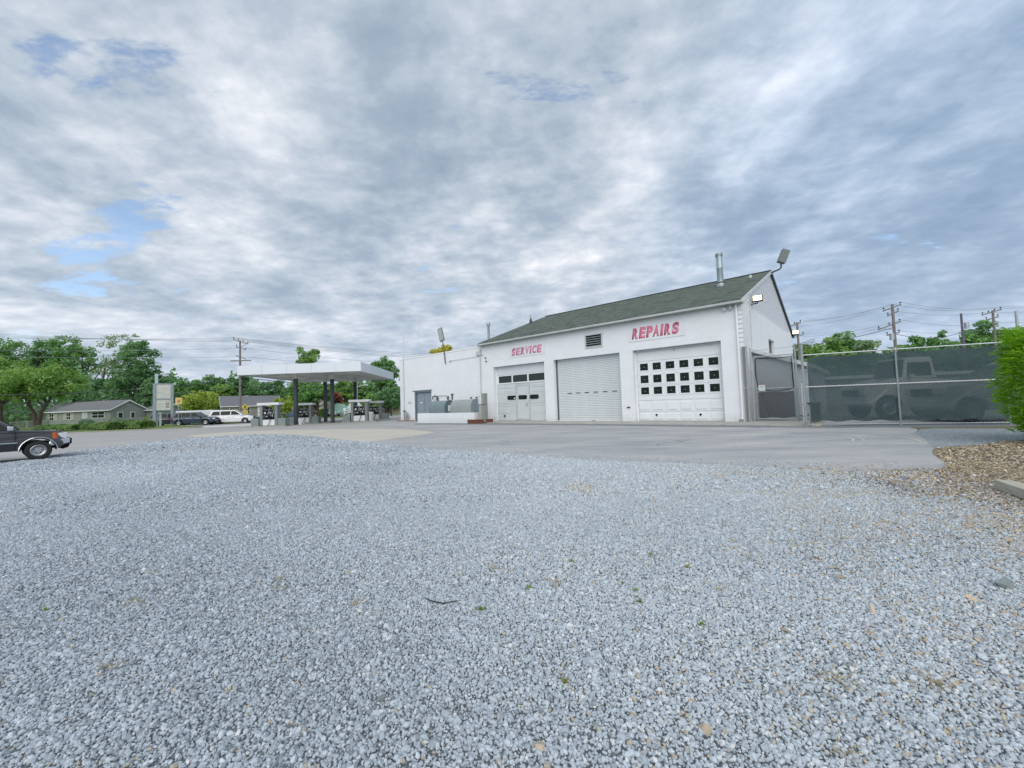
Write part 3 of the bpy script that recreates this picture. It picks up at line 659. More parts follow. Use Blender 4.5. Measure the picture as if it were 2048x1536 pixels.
# ================================================================ the garage building
B = thing('garage_building', 'long white painted block service garage with three bay doors and green grey gable roof', 'building', BC, BROT)
def wall_front(mb, x0, x1, z0, z1, holes, y=0.0, t=0.35):
    xs = sorted({x0, x1, *[h[0] for h in holes], *[h[1] for h in holes]}); zs = sorted({z0, z1, *[h[2] for h in holes], *[h[3] for h in holes]})
    for i in range(len(xs) - 1):
        for j in range(len(zs) - 1):
            mx, mz = (xs[i] + xs[i + 1]) / 2, (zs[j] + zs[j + 1]) / 2
            if any(h[0] < mx < h[1] and h[2] < mz < h[3] for h in holes): continue
            mb.quad((xs[i], y, zs[j]), (xs[i + 1], y, zs[j]), (xs[i + 1], y, zs[j + 1]), (xs[i], y, zs[j + 1]))
    for a, b, c, d in holes:
        mb.quad((a, y, c), (a, y, d), (a, y + t, d), (a, y + t, c)); mb.quad((b, y, c), (b, y + t, c), (b, y + t, d), (b, y, d))
        mb.quad((a, y, d), (b, y, d), (b, y + t, d), (a, y + t, d))
        if c > z0: mb.quad((a, y, c), (a, y + t, c), (b, y + t, c), (b, y, c))
D1 = (-17.95, -12.89, 0, 4.36); D2 = (-12.07, -6.98, 0, 4.38); D3 = (-6.11, -1.09, 0, 4.40)
mb = MB(); wall_front(mb, -19.2, 0, 0, 6.45, [D1, D2, D3]); mb.build('front_wall', m_block_x, B, fix=False)
# wing
BD = (-28.63, -26.02, 0, 2.9)
mb = MB(); wall_front(mb, -31.04, -19.2, 0, 6.14, [BD], y=0.03, t=0.32); mb.build('wing_front_wall', m_block_x, B, fix=False)
MB().box(-31.04, -30.80, 0.04, 12, 0, 6.12).build('wing_end_wall', m_block_y, B)
MB().box(-31.06, -19.22, 0.0, 0.30, 6.142, 6.26).build('parapet_cap', m_white, B)
MB().box(-30.9, -19.25, 0.3, 12, 5.7, 5.8).build('wing_roof', m_ceil, B)
MB().box(-30.9, -19.25, 11.8, 12, 0, 6.1).build('wing_back_wall', m_block_x, B)
# side wall with window hole
GD = 18.88; EV = 6.41; RH = 9.92; SL = (RH - EV) / (GD / 2)
mb = MB(); ys = [0, 7.3, 9.5, GD]; zs = [0, 3.6, 5.08, EV]
for i in range(3):
    for j in range(3):
        if i == 1 and j == 1: continue
        mb.quad((0, ys[i], zs[j]), (0, ys[i + 1], zs[j]), (0, ys[i + 1], zs[j + 1]), (0, ys[i], zs[j + 1]))
for q in (((0, 7.3, 3.6), (0, 7.3, 5.08), (-.3, 7.3, 5.08), (-.3, 7.3, 3.6)), ((0, 9.5, 3.6), (0, 9.5, 5.08), (-.3, 9.5, 5.08), (-.3, 9.5, 3.6)), ((0, 7.3, 5.08), (0, 9.5, 5.08), (-.3, 9.5, 5.08), (-.3, 7.3, 5.08)), ((0, 7.3, 3.6), (0, 9.5, 3.6), (-.3, 9.5, 3.6), (-.3, 7.3, 3.6))): mb.quad(*q)
mb.build('side_wall', m_block_y, B, fix=False)
sw = MB().box(-.28, -.22, 7.32, 9.48, 3.62, 5.06).build('side_window', m_glass2, B)
for a_ in (7.34, 8.36, 9.38): MB().box(-.215, -.17, a_, a_ + .08, 3.62, 5.06).build('mullion', m_soffit, sw)
MB().box(-19.2, -.02, GD - .25, GD, 0, EV).build('back_wall', m_block_x, B)
MB().prism([(.02, 0), (GD - .02, 0), (GD - .02, EV), (GD / 2, RH - .1), (.02, EV)], -19.2, -19.0, 'x').build('gable_end_wall', m_block_y, B)
MB().prism([(.15, EV - .02), (GD - .15, EV - .02), (GD / 2, RH - .12)], -.14, -.03, 'x').build('gable_infill', m_siding, B)
n = 22; ex = (RH - EV) / n
for k in range(n):
    z0 = EV + k * ex; z1 = z0 + ex * 1.0
    a0 = (z0 - EV) / SL; a1 = (z1 - EV - .01) / SL
    if GD / 2 - a1 < .1: continue
    MB().add([(.012, a0, z0), (.012, GD - a0, z0), (-.01, GD - a1, z1), (-.01, a1, z1), (-.03, a0, z0), (-.03, GD - a0, z0), (-.03, GD - a1, z1), (-.03, a1, z1)],
             [(0, 1, 2, 3), (0, 4, 5, 1), (3, 2, 6, 7)]).build('siding_board', m_siding, B, fix=False)
# roof: two slopes, each a slab; local y runs down the slope in the shingle material through object coords
OV = 0.38
def zr(y): return EV - 0.0 + y * SL if y <= GD / 2 else RH - (y - GD / 2) * SL
mb = MB()
mb.prism([(-OV, zr(-OV)), (GD / 2, RH), (GD + OV, RH - (GD / 2 + OV) * SL), (GD + OV, RH - (GD / 2 + OV) * SL + .11), (GD / 2, RH + .12), (-OV, zr(-OV) + .11)], -19.32, .10, 'x')
roof = mb.build('roof', m_shingle, B)
MB().box(-19.33, .11, GD / 2 - .13, GD / 2 + .13, RH + .10, RH + .155).build('ridge_cap', m_trimdark, roof)
for sx_ in (0.105, -19.36):
    mb = MB(); mb.prism([(-OV, zr(-OV) - .07), (GD / 2, RH - .09), (GD / 2, RH + .13), (-OV, zr(-OV) + .125)], sx_, sx_ + .035, 'x')
    mb.build('rake_board', m_gutter if sx_ > 0 else m_trimdark, roof)
    mb = MB(); mb.prism([(GD / 2, RH - .09), (GD + OV, zr(GD + OV) - .07), (GD + OV, zr(GD + OV) + .125), (GD / 2, RH + .13)], sx_, sx_ + .035, 'x')
    mb.build('rake_board', m_trimdark, roof)
MB().box(-19.3, .10, -OV + .005, -.003, zr(-OV) - .09, zr(-OV) - .045).build('soffit', m_soffit, roof)
g = MB().prism([(-OV - .13, zr(-OV) + .045), (-OV - .11, zr(-OV) - .05), (-OV - .03, zr(-OV) - .07), (-OV - .012, zr(-OV) - .07), (-OV - .012, zr(-OV) + .045), (-OV - .03, zr(-OV) + .03), (-OV - .10, zr(-OV) + .03)], -19.34, .14, 'x').build('gutter', m_gutter, roof)
# flue pipes
def flue(x, y, z, r, h, parent):
    mb = MB(); mb.lathe([(r, z), (r, z + h * .52), (r * 1.03, z + h * .525), (r * 1.03, z + h * .535), (r, z + h * .54), (r, z + h * .9)], 20, 'z', (x, y, 0))
    p = mb.build('flue_pipe', m_pipe, parent, smooth=True)
    MB().lathe([(r * 1.0, z - .35), (r * 1.32, z - .12), (r * 1.28, z + .1), (r * 1.05, z + .13)], 20, 'z', (x, y, 0)).build('flashing_collar', m_steel, p, smooth=True)
    MB().lathe([(r * 1.05, z + .14), (r * 1.3, z + .145), (r * 1.3, z + .19), (r * 1.0, z + .2)], 20, 'z', (x, y, 0)).build('storm_collar', m_trimdark, p, smooth=True)
    c = MB()
    for q in range(3): c.lathe([(r * .8, z + h * (.905 + .03 * q)), (r * 1.18, z + h * (.905 + .03 * q)), (r * 1.18, z + h * (.922 + .03 * q)), (r * .8, z + h * (.922 + .03 * q))], 20, 'z', (x, y, 0))
    c.lathe([(r * .75, z + h * .89), (r * .75, z + h)], 20, 'z', (x, y, 0)).lathe([(0.001, z + h), (r * 1.18, z + h * .995), (r * 1.18, z + h * .985)], 20, 'z', (x, y, 0))
    c.build('cap', m_steel, p, smooth=True)
flue(-2.48, 6.55, 9.0, 0.20, 2.2, roof)
mb = MB().lathe([(.10, 6.55), (.10, 8.25), (.105, 8.26)], 16, 'z', (-19.42, 1.1, 0)); fp = mb.build('flue_pipe', m_pipe, roof, smooth=True)
MB().lathe([(.15, 8.12), (.155, 8.15), (.155, 8.36), (.14, 8.4), (.001, 8.42)], 16, 'z', (-19.42, 1.1, 0)).build('cap', m_steel, fp, smooth=True)
vb = MB().lathe([(.10, 9.05), (.10, 9.52), (.001, 9.53)], 12, 'z', (-.85, 7.55, 0)).build('vent_pipe', m_gutter, roof, smooth=True)
MB().lathe([(.19, 9.1), (.16, 9.32), (.10, 9.34)], 12, 'z', (-.85, 7.55, 0)).build('flashing_collar', m_trimdark, vb, smooth=True)
MB().lathe([(.16, 9.0), (.13, 9.25), (.04, 9.42), (.02, 9.75), (.001, 9.76)], 10, 'z', (-19.1, 6.6, 0)).build('vent_pipe', m_trimdark, roof, smooth=True)

# --- bay doors
yd = 0.35
# left bay: sectional door with a small wicket door and a glazed strip
dr = MB().box(D1[0], D1[1], yd + .06, yd + .1, 0, 4.36).build('garage_door', m_offw, B)
secs = [(0.06, .60), (.62, 1.16), (1.18, 1.40), (1.42, 2.20), (2.22, 2.58), (2.60, 2.94)]
for z0, z1 in secs:
    for xa, xb in ((D1[0] + .03, -16.02), (-14.60, D1[1] - .03)):
        p = MB().box(xa, xb, yd + .02, yd + .062, z0, z1)
        k = z0 + .15
        while k < z1 - .05: p.box(xa, xb, yd + .008, yd + .022, k, k + .02); k += .18
        p.build('door_section', m_offw, dr)
wk = MB().box(-15.86, -14.76, yd + .01, yd + .062, .18, 2.74)
for q in range(14): wk.box(-15.86, -14.76, yd - .002, yd + .011, .3 + q * .18, .32 + q * .18)
wk.build('wicket_door', m_offw, dr)
MB().box(-15.98, -15.88, yd - .01, yd + .062, .10, 2.86).box(-14.74, -14.64, yd - .01, yd + .062, .10, 2.86).box(-15.88, -14.74, yd - .01, yd + .062, 2.76, 2.86).build('wicket_frame', m_gutter, dr)
MB().box(-14.92, -14.86, yd - .05, yd - .003, 1.15, 1.42).build('door_handle', m_steel, dr)
for xa, xb in ((-16.85, -15.98 - .0), (-15.71, -14.88), (-14.57, -13.76)):
    xa += .0; pn = [(xa + .06, 1.69), (xb - .06, 1.69), (xb, 1.75), (xb, 1.95), (xb - .06, 2.01), (xa + .06, 2.01), (xa, 1.95), (xa, 1.75)]
    MB().prism(pn, yd - .022, yd - .006).build('window_pane', m_glass, dr)
MB().box(-16.15, -16.03, yd - .03, yd - .024, 1.74, 1.84).build('sticker', m_white, dr)
for xa, xb in ((-17.72, -16.35), (-16.22, -14.78), (-14.64, -13.16)):
    MB().box(xa, xb, yd + .01, yd + .03, 3.05, 3.59).build('window_pane', m_glass2, dr)
MB().box(D1[0] + .02, D1[1] - .02, yd - .01, yd + .06, 2.96, 3.05).box(D1[0] + .02, D1[1] - .02, yd - .01, yd + .06, 3.59, 3.66).box(-17.93, -17.72, yd - .01, yd + .06, 3.05, 3.59).box(-16.35, -16.22, yd - .01, yd + .06, 3.05, 3.59).box(-14.78, -14.64, yd - .01, yd + .06, 3.05, 3.59).box(-13.16, -12.92, yd - .01, yd + .06, 3.05, 3.59).build('window_rail', m_door_w, dr)
MB().box(D1[0] + .02, D1[1] - .02, yd + .0, yd + .06, 3.68, 4.34).build('top_panel', m_siding, dr)
MB().lathe([(.001, 0), (.07, 0), (.07, .03), (.001, .03)], 12, 'y', (-17.2, yd - .03, .44)).box(-17.22, -17.18, yd - .04, yd, .3, .44).build('lock', m_black, dr)
MB().box(D1[0] + .02, D1[1] - .02, yd + .02, yd + .08, 0.0, .055).build('bottom_seal', m_black, dr)
# middle bay: roll-up shutter, slat by slat
dr = MB().box(D2[0], D2[1], yd + .07, yd + .1, 0, 4.38).build('rolling_shutter_door', m_slat, B)
ns = 38; h = 4.34 / ns; me = None
for k in range(ns):
    z0 = .04 + k * h
    if me is None:
        me = MB().prism([(yd + .07, 0), (yd + .035, .012), (yd + .030, h * .5), (yd + .035, h - .014), (yd + .07, h - .002)], D2[0] + .02, D2[1] - .02, 'x').mesh('slat', m_slat)
    o = bpy.data.objects.new('slat', me); COL.objects.link(o); o.parent = dr; o.location = (0, 0, z0)
for k in range(6):
    xa = -11.2 + k * .685
    MB().box(xa, xa + .33, yd + .004, yd + .02, 1.945, 1.985).build('vision_slot', m_black, dr)
MB().box(D2[0] + .01, D2[1] - .01, yd - .005, yd + .06, 0.0, .10).build('bottom_bar', m_siding, dr)
MB().box(-9.35, -9.1, yd - .03, yd - .006, .045, .075).build('handle', m_black, dr)
MB().box(D2[0], D2[0] + .07, yd - .05, yd + .05, .1, 4.38).build('guide_rail', m_trimdark, dr)
MB().box(D2[1] - .05, D2[1], yd - .05, yd + .05, .1, 4.38).build('guide_rail', m_gutter, dr)
# right bay: raised panel door, 6 columns, 3 glazed rows
dr = MB().box(D3[0], D3[1], yd + .07, yd + .11, 0, 4.40).build('panel_garage_door', m_door_w, B)
rows = [(.06, .60, 0), (.63, 1.28, 0), (1.31, 2.06 + .1, 1), (2.19, 2.86, 1), (2.89, 3.68, 1), (3.71, 4.38, 0)]
zc = [None, None, (1.67, 2.10), (2.36, 2.83), (3.14, 3.56), None]
cw = (D3[1] - D3[0] - .10) / 6
for j, (z0, z1, gl) in enumerate(rows):
    MB().box(D3[0] + .03, D3[1] - .03, yd + .035, yd + .072, z0, z1).build('door_section', m_door_w, dr)
    for i in range(6):
        xa = D3[0] + .05 + i * cw + .10; xb = xa + cw - .20
        if gl:
            c0, c1 = zc[j]; xm = -5.58 + i * .795
            xa, xb = xm - .25, xm + .25
            p = MB().box(xa - .075, xb + .075, yd + .015, yd + .037, c0 - .075, c0 - .002).box(xa - .075, xb + .075, yd + .015, yd + .037, c1 + .002, c1 + .075).box(xa - .075, xa - .002, yd + .015, yd + .037, c0 - .002, c1 + .002).box(xb + .002, xb + .075, yd + .015, yd + .037, c0 - .002, c1 + .002).build('window_frame', m_door_w, dr)
            MB().box(xa, xb, yd + .022, yd + .034, c0, c1).build('window_pane', m_glass, dr)
            MB().box((xa + xb) / 2 - .016, (xa + xb) / 2 + .016, yd + .012, yd + .021, (c0 + c1) / 2 - .03, (c0 + c1) / 2 + .0).build('pane_clip', m_gutter, dr)
        elif j < 5:
            z0a, z1a = z0 + .10, z1 - .10
            MB().box(xa, xb, yd + .004, yd + .037, z0a, z1a).build('raised_panel', m_door_w, dr, bevel=.02)
for xx in (-4.93, -2.42):
    MB().lathe([(.001, 0), (.06, 0), (.06, .03), (.001, .03)], 12, 'y', (xx, yd - .03, .42)).box(xx - .02, xx + .02, yd - .035, yd - .005, .34, .42).build('lock', m_black, dr)
MB().box(D3[0] + .02, D3[1] - .02, yd + .02, yd + .08, 0.0, .055).build('bottom_seal', m_black, dr)
MB().box(-3.72, -3.69, yd - .02, yd + .03, 4.14, 4.36).build('pull_cord', m_steel, dr)
# white door stops on the reveals
for a, b in ((D1[0], D1[0] + .06), (D1[1] - .06, D1[1]), (D3[0], D3[0] + .08), (D3[1] - .08, D3[1])):
    MB().box(a, b, yd - .04, yd - .005 + .0, 0.02, 4.3).build('door_jamb', m_white, B)
MB().box(D3[0] + .08, D3[1] - .08, yd - .04, yd - .005, 4.28, 4.39).build('door_header', m_gutter, B)

# blue double service door in the wing
dd = MB().box(BD[0], BD[1], .24, .30, 0, 2.9).build('double_service_door', m_bluegrey_d, B)
MB().box(BD[0] + .001, BD[0] + .16, .02, .24, 0, 2.899).box(BD[0] + .16, BD[1] - .001, .02, .24, 2.76, 2.899).build('frame', m_bluegrey_d, dd)
MB().box(BD[0] + .20, -27.30, .19, .235, .05, 2.74).build('door_leaf', m_bluegrey, dd)
MB().box(-27.26, BD[1] - .03, .19, .235, .05, 2.74).build('door_leaf', m_bluegrey, dd)
MB().lathe([(.001, 0), (.05, 0), (.05, .04), (.001, .04)], 10, 'y', (-27.16, .14, 1.08)).build('door_knob', m_steel, dd)
MB().box(-27.95, -27.65, .18, .189, 1.72, 1.82).build('notice', m_white, dd)
MB().box(-28.95, -25.9, -.02, .028, 2.90, 2.96).build('lintel_flashing', m_bluegrey_d, B)
# louvre vent
lv = MB().box(-9.40, -8.11, -.012, -.003, 4.92, 5.78).build('louvre_vent', m_black, B)
MB().box(-9.42, -9.33, -.06, .02, 4.90, 5.80).box(-8.18, -8.09, -.06, .02, 4.90, 5.80).box(-9.33, -8.18, -.06, .02, 4.90, 4.97).box(-9.33, -8.18, -.06, .02, 5.73, 5.80).build('frame', m_gutter, lv)
for k in range(5):
    z0 = 4.99 + k * .148
    MB().add([(-9.33, -.013, z0 + .045), (-8.18, -.013, z0 + .045), (-8.18, -.055, z0), (-9.33, -.055, z0), (-9.33, -.013, z0 + .030), (-8.18, -.013, z0 + .030), (-8.18, -.050, z0 - .016), (-9.33, -.050, z0 - .016)],
             [(0, 1, 2, 3), (7, 6, 5, 4), (3, 2, 6, 7), (0, 4, 5, 1), (0, 3, 7, 4), (1, 5, 6, 2)]).build('slat', m_steel, lv)
# downpipes, pilaster, conduits
MB().box(-.56, -.44, -.16, -.04, 5.95, 6.26).box(-.56, -.44, -.12, -.02, .0, .0001).build('downpipe_elbow', m_gutter, B)
MB().tube([(-.24, -.10, 6.2), (-.24, -.09, .25), (-.26, -.25, .12)], .055, 10).build('downpipe', m_white, B, smooth=True)
MB().lathe([(.09, 0), (.09, .05), (.065, .05)], 12, 'y', (-.26, -.34, .10)).build('downpipe_outlet', m_black, B)
for k in range(8):
    z0 = 4.2 + k * .24
    MB().box(-.20 + .0, .06, -.03, -.004, z0, z0 + .02).build('ladder_clip', m_gutter, B)
MB().box(-.14, .085, -.03, .30, .02, 3.95).build('corner_post', mat('pinkish_corner_board', (0.50, 0.475, 0.47), .7, var=.08), B)
MB().tube([(.04, 2.0, 6.6), (.04, 1.95, 5.2), (.04, 1.85, 3.7)], .022, 8).build('conduit', m_gutter, B, smooth=True)
MB().tube([(-30.3, -.05, 6.2), (-30.3, -.05, 0)], .045, 8).build('downpipe', m_gutter, B, smooth=True)
MB().tube([(-19.4, -.04, 6.0), (-19.4, -.04, 3.4), (-19.46, -.04, .5)], .04, 8).build('downpipe', m_gutter, B, smooth=True)
MB().box(-19.8, -19.28, -.12, .0, 5.5, 5.82).build('gutter_box', m_gutter, B)
MB().tube([(-23.2, -.03, 5.36), (-19.8, -.03, 5.42), (-18.9, -.03, 5.45)], .018, 6).build('conduit', m_gutter, B)
MB().box(-23.3, -23.1, -.08, .02, 5.3, 5.42).build('junction_box', m_gutter, B)
for zz, xx in ((5.18, -18.75), (4.9, -18.68)):
    MB().lathe([(.001, -.14), (.045, -.13), (.05, 0)], 10, 'y', (xx, -.02, zz)).build('camera_bullet', m_black, B, smooth=True)
MB().lathe([(.001, -.2), (.09, -.2), (.11, -.05), (.06, 0)], 10, 'y', (-.78, -.02, 6.02)).build('security_camera', m_gutter, B, smooth=True)
MB().box(-6.62, -6.42, -.07, -.0, .88, .94).build('wall_hook', m_black, B)
# block pier on the link canopy and lean-to shed on the right side
lt = MB().prism([(2.02, 0), (12.5, 0), (12.5, 2.85), (2.02, 2.85)], 2.42, 2.50, 'x').build('lean_to_wall', m_siding, B)
MB().add([(.0, 2.0, 0), (2.5, 2.0, 0), (2.5, 2.0, 2.86), (.0, 2.0, 3.9), (.0, 2.06, 0), (2.5, 2.06, 0), (2.5, 2.06, 2.86), (.0, 2.06, 3.9)],
         [(0, 1, 2, 3), (4, 7, 6, 5), (0, 3, 7, 4), (1, 5, 6, 2), (3, 2, 6, 7)]).build('lean_to_front', mat('shed_grey', (0.36, 0.40, 0.43), .6, var=.05), B)
MB().add([(-.0, 1.7, 3.78), (2.75, 1.7, 2.66), (2.75, 12.8, 2.66), (-.0, 12.8, 3.78), (-.0, 1.7, 3.98), (2.75, 1.7, 2.86), (2.75, 12.8, 2.86), (-.0, 12.8, 3.98)],
         [(0, 3, 2, 1), (4, 5, 6, 7), (0, 1, 5, 4), (1, 2, 6, 5), (2, 3, 7, 6), (3, 0, 4, 7)]).build('lean_to_roof', m_gutter, B)

# ---- painted wall signs
def letter_mesh(ch, wd, ht, m, shear=0.16):
    cu = bpy.data.curves.new('letter', 'FONT'); cu.body = ch; cu.offset = 0.062; cu.extrude = 0.0; cu.size = 1; cu.resolution_u = 6
    ob = bpy.data.objects.new('tmp', cu); COL.objects.link(ob); dg = bpy.context.evaluated_depsgraph_get()
    me = bpy.data.meshes.new_from_object(ob.evaluated_get(dg)); bpy.data.objects.remove(ob); bpy.data.curves.remove(cu)
    xs = [v_.co.x for v_ in me.vertices]; ysx = [v_.co.y for v_ in me.vertices]
    x0, x1, y0, y1 = min(xs), max(xs), min(ysx), max(ysx)
    for v_ in me.vertices:
        u = (v_.co.x - x0) / (x1 - x0) * wd; q = (v_.co.y - y0) / (y1 - y0) * ht
        v_.co = (u + shear * q, 0, q)
    bm = bmesh.new(); bm.from_mesh(me)
    r_ = bmesh.ops.extrude_face_region(bm, geom=list(bm.faces)); bmesh.ops.translate(bm, vec=(0, -.002, 0), verts=[e for e in r_['geom'] if isinstance(e, bmesh.types.BMVert)])
    bmesh.ops.recalc_face_normals(bm, faces=bm.faces); bm.to_mesh(me); bm.free()
    me.name = 'letter'; me.materials.clear(); me.materials.append(m); return me
def wall_sign(word, label, x0, x1, z0, z1, lx0, lx1, lz0, lz1, m):
    t = bthing('wall_sign', label, 'sign', x0, 0, z0, 'painted signs over the bays')
    MB().box(0, x1 - x0, -.028, -.004, 0, z1 - z0).build('sign_panel', mat('sign_panel_white', (0.735, 0.75, 0.785), .5, var=.03), t)
    wt = [(.42 if c == 'I' else 1.0) for c in word]; gap = .16; ht = lz1 - lz0
    shear = .16; tot = sum(wt) + gap * (len(word) - 1); sc = (lx1 - lx0 - shear * ht) / tot; x = lx0 - x0
    for c, q in zip(word, wt):
        o = bpy.data.objects.new('letter', letter_mesh(c, q * sc, ht, m, shear)); COL.objects.link(o); o.parent = t; o.location = (x, -.030, lz0 - z0 + (x + x0 - lx0) * 0)
        x += (q + gap * (.2 if c + word[word.index(c) + 1:word.index(c) + 2] in ('RV', 'PA') else 1)) * sc
wall_sign('SERVICE', 'white sign panel reading SERVICE in faded pink slanted capitals above the left bay', -16.2, -12.77, 4.93, 5.64, -15.97, -12.95, 5.05, 5.66 - .02, m_pinkS)
wall_sign('REPAIRS', 'white sign panel reading REPAIRS in faded red slanted capitals above the right bay', -6.3, -2.93, 4.93, 5.86, -6.1, -3.12, 5.07, 5.76, m_pinkR)

# ---- lamps fixed to the building
def small_flood(label, x, y, z, yaw):
    t = bthing('floodlight', label, 'floodlight', x, y, z, 'lit floodlights on the gable wall', yaw)
    MB().box(-.26, .26, -.10, .04, -.17, .20).build('housing', m_black, t, bevel=.02)
    MB().box(-.215, .215, -.125, -.102, -.10, .17).build('lens', m_lit, t)
    MB().tube([(0, .02, -.17), (0, .02, -.24), (-.30, .30, -.20)], .03, 8).build('bracket', m_black, t)
small_flood('lit square floodlight on the gable wall beside the front corner of the roof', .35, 2.35, 6.78, R_(10))
small_flood('lit white floodlight under the far lower tip of the gable roof', .30, 18.5, 6.62, R_(10))
t = bthing('area_light', 'large grey box area light on a bent arm at the tip of the gable ridge', 'area light', .12, 9.3, 9.85)
MB().tube([(0, 0, 0), (.55, -.2, .10), (.62, -.2, .20), (.62, -.2, .55)], .055, 10).build('arm', m_trimdark, t, smooth=True)
h_ = MB().box(-.24, .24, -.16, .16, 0, .95).build('housing', mat('area_light_grey', (0.13, 0.155, 0.145), .5, var=.1), t, bevel=.03)
h_.location = (.62, -.2, .5); h_.rotation_euler = (R_(-4), R_(24), R_(28))
MB().box(.241, .252, -.12, .12, .15, .88).build('lens', mat('area_light_lens', (0.55, 0.60, 0.56), .3), h_)
t = bthing('area_light', 'slim area light tilted on a thin pole above the low wing parapet', 'area light', -23.8, -.06, 5.15)
MB().tube([(0, 0, 0), (-.12, 0, .9), (-.32, 0, 2.2)], .045, 8).build('pole', m_trimdark, t, smooth=True)
h_ = MB().box(-.27, .27, -.06, .06, 0, 1.25).build('housing', m_pumpg, t, bevel=.02); h_.location = (-.33, 0, 2.1); h_.rotation_euler = (0, R_(-14), R_(8))
MB().box(-.22, .22, -.068, -.061, .12, 1.18).build('lens', mat('dull_lens', (0.36, 0.39, 0.37), .3), h_)
t = bthing('antenna', 'thin white radio antenna on the far left corner of the low wing', 'antenna', -30.4, .1, 6.26)
MB().tube([(0, 0, 0), (0, 0, 2.35)], .018, 6).build('mast', m_gutter, t); MB().tube([(0, 0, 0), (0, 0, .35)], .07, 8).build('base', m_gutter, t); MB().tube([(0, 0, 1.95), (0, 0, 2.3)], .035, 6).build('tip', m_gutter, t)

# ---- apron slabs
ap = tag(sheet('apron_base', [bw(x, y).to_tuple()[:2] for x, y in ((-19.0, .33), (-19.0, -2.3), (3.2, -2.65), (3.6, .5), (.2, .5))][::1], 0.012, m_conc), kind='structure')
xs = [-18.7, -15.2, -12.3, -9.3, -6.4, -3.4, -.6, 1.3, 3.1]
for i in range(8):
    a, b = xs[i] + .012, xs[i + 1] - .012; ya = lambda x: -2.25 - (x + 19) * .018
    MB().prism([(a, ya(a)), (b, ya(b)), (b, .34 if b < .5 else 1.4), (a, .34 if b < .5 else 1.4)], .013, .045, 'z').build('slab', m_conc, ap).matrix_world = Matrix.Translation(BC) @ Matrix.Rotation(BROT, 4, 'Z')

seal = sheet('fresh_asphalt_strip', smooth_poly([bw(x, y).to_tuple()[:2] for x, y in ((-23, -3.0), (-17, -2.5), (-8, -2.6), (0, -2.75), (3.2, -2.8), (4.6, -1.2), (9.0, .2), (9.6, -1.2), (4, -3.4), (-2, -3.7), (-9, -3.5), (-16, -3.9), (-22, -4.6))], 4, .02, 6), 0.0118, m_seal)
m_mark = mat('pale_tyre_dust', (0.50, 0.50, 0.49), .9, var=.12, vscale=3)
def mark(name, cx_, cy_, r_, a0, a1, wd, m):
    mb = MB(); A = np.linspace(a0, a1, 22)
    P = lambda a, r: (cx_ + r * math.cos(a), cy_ + r * math.sin(a), 0.0135)
    for a, b in zip(A, A[1:]): mb.quad(P(a, r_ - wd / 2), P(a, r_ + wd / 2), P(b, r_ + wd / 2), P(b, r_ - wd / 2))
    return tag(mb.build(name, m, None, fix=False), kind='structure')
for q in ((8.0, 13.4, 2.3, -.9, .75, .07), (7.8, 13.5, 2.75, -.8, .6, .05), (8.2, 13.2, 3.4, -.7, .5, .09), (-8, 22, 3.8, -.9, .1, .06), (-8.1, 21.9, 4.3, -1.0, .05, .05)): mark('tyre_mark', *q, m_mark)
# ---- things against the wing
# containment wall with two tanks
YT = -2.7
t = bthing('tank_wall', 'low white block containment wall in front of the two grey tanks', 'wall', -24.5, YT, 0)
MB().box(0, 7.0, 0, .2, -.05, .82).box(0, .2, .2, 2.1, -.05, .82).box(6.8, 7.0, .2, 2.1, -.05, .82).build('wall', m_block_x, t)
def tank(label, x0, x1, me_, mend):
    t = bthing('fuel_tank', label, 'tank', (x0 + x1) / 2, YT + 1.10, .70, 'arched tanks behind the low wall')
    hl = (x1 - x0) / 2; w_ = .60
    prof = [(-w_, .1), (-w_, .55)] + [(w_ * math.cos(a), .55 + .59 * math.sin(a)) for a in np.linspace(PI, 0, 15)] + [(w_, .1)]
    MB().prism(prof, -hl, hl, 'x').build('shell', me_, t, smooth=True)
    MB().prism([(p[0] * .93, .12 + (p[1] - .1) * .95) for p in prof], hl, hl + .012, 'x').build('end_plate', mend, t)
    MB().prism(prof, hl - .05, hl + .02, 'x')
    rim = MB()
    for i in range(len(prof) - 1): rim.bar((hl + .01, prof[i][0] * .985, prof[i][1]), (hl + .01, prof[i + 1][0] * .985, prof[i + 1][1]), .05, .05)
    rim.build('end_rim', me_, t)
    return t, hl
tk, hl = tank('darker grey arched tank, left one of two behind the low white wall', -23.6, -21.55, m_tank1, m_tank1e)
MB().box(hl + .013, hl + .02, -.2, .1, .22, .72).build('notice', m_white, tk)
tk, hl = tank('paler grey arched tank, right one of two behind the low white wall', -20.8, -18.43, m_tank2, m_tank2e)
t = bthing('hose_rack', 'black hose coiled on a hook in front of the blue grey door', 'hose', -25.35, -.1, 1.25)
MB().tube([(-.3, 0, .75), (-.35, 0, 1.0), (0, -.02, 1.08), (.38, -.02, 1.0), (.42, 0, .6), (.25, 0, .3), (-.05, 0, .15), (-.2, 0, .3), (-.25, 0, .55)], .05, 8).build('hose', m_black, t, smooth=True)
MB().box(-.2, .2, -.05, .0, .45, .95).build('backplate', m_gutter, t)
t = bthing('pipe_rack', 'thin grey pipe bracket and two black valves on the wing wall above the darker tank', 'pipe fitting', -24.9, -.05, 1.9)
MB().tube([(0, 0, 0), (0, 0, .42), (1.15, 0, .42), (1.15, 0, .1)], .025, 6).build('bracket', m_steel, t)
MB().tube([(1.3, 0, 0), (1.32, 0, .35)], .055, 6).tube([(1.85, 0, 0), (1.87, 0, .55)], .05, 6).tube([(1.75, 0, .45), (2.0, 0, .5)], .04, 6).build('valve', m_black, t)
t = bthing('valve_row', 'row of small black fittings on the wing wall above the paler tank', 'pipe fitting', -20.6, -.05, 1.98)
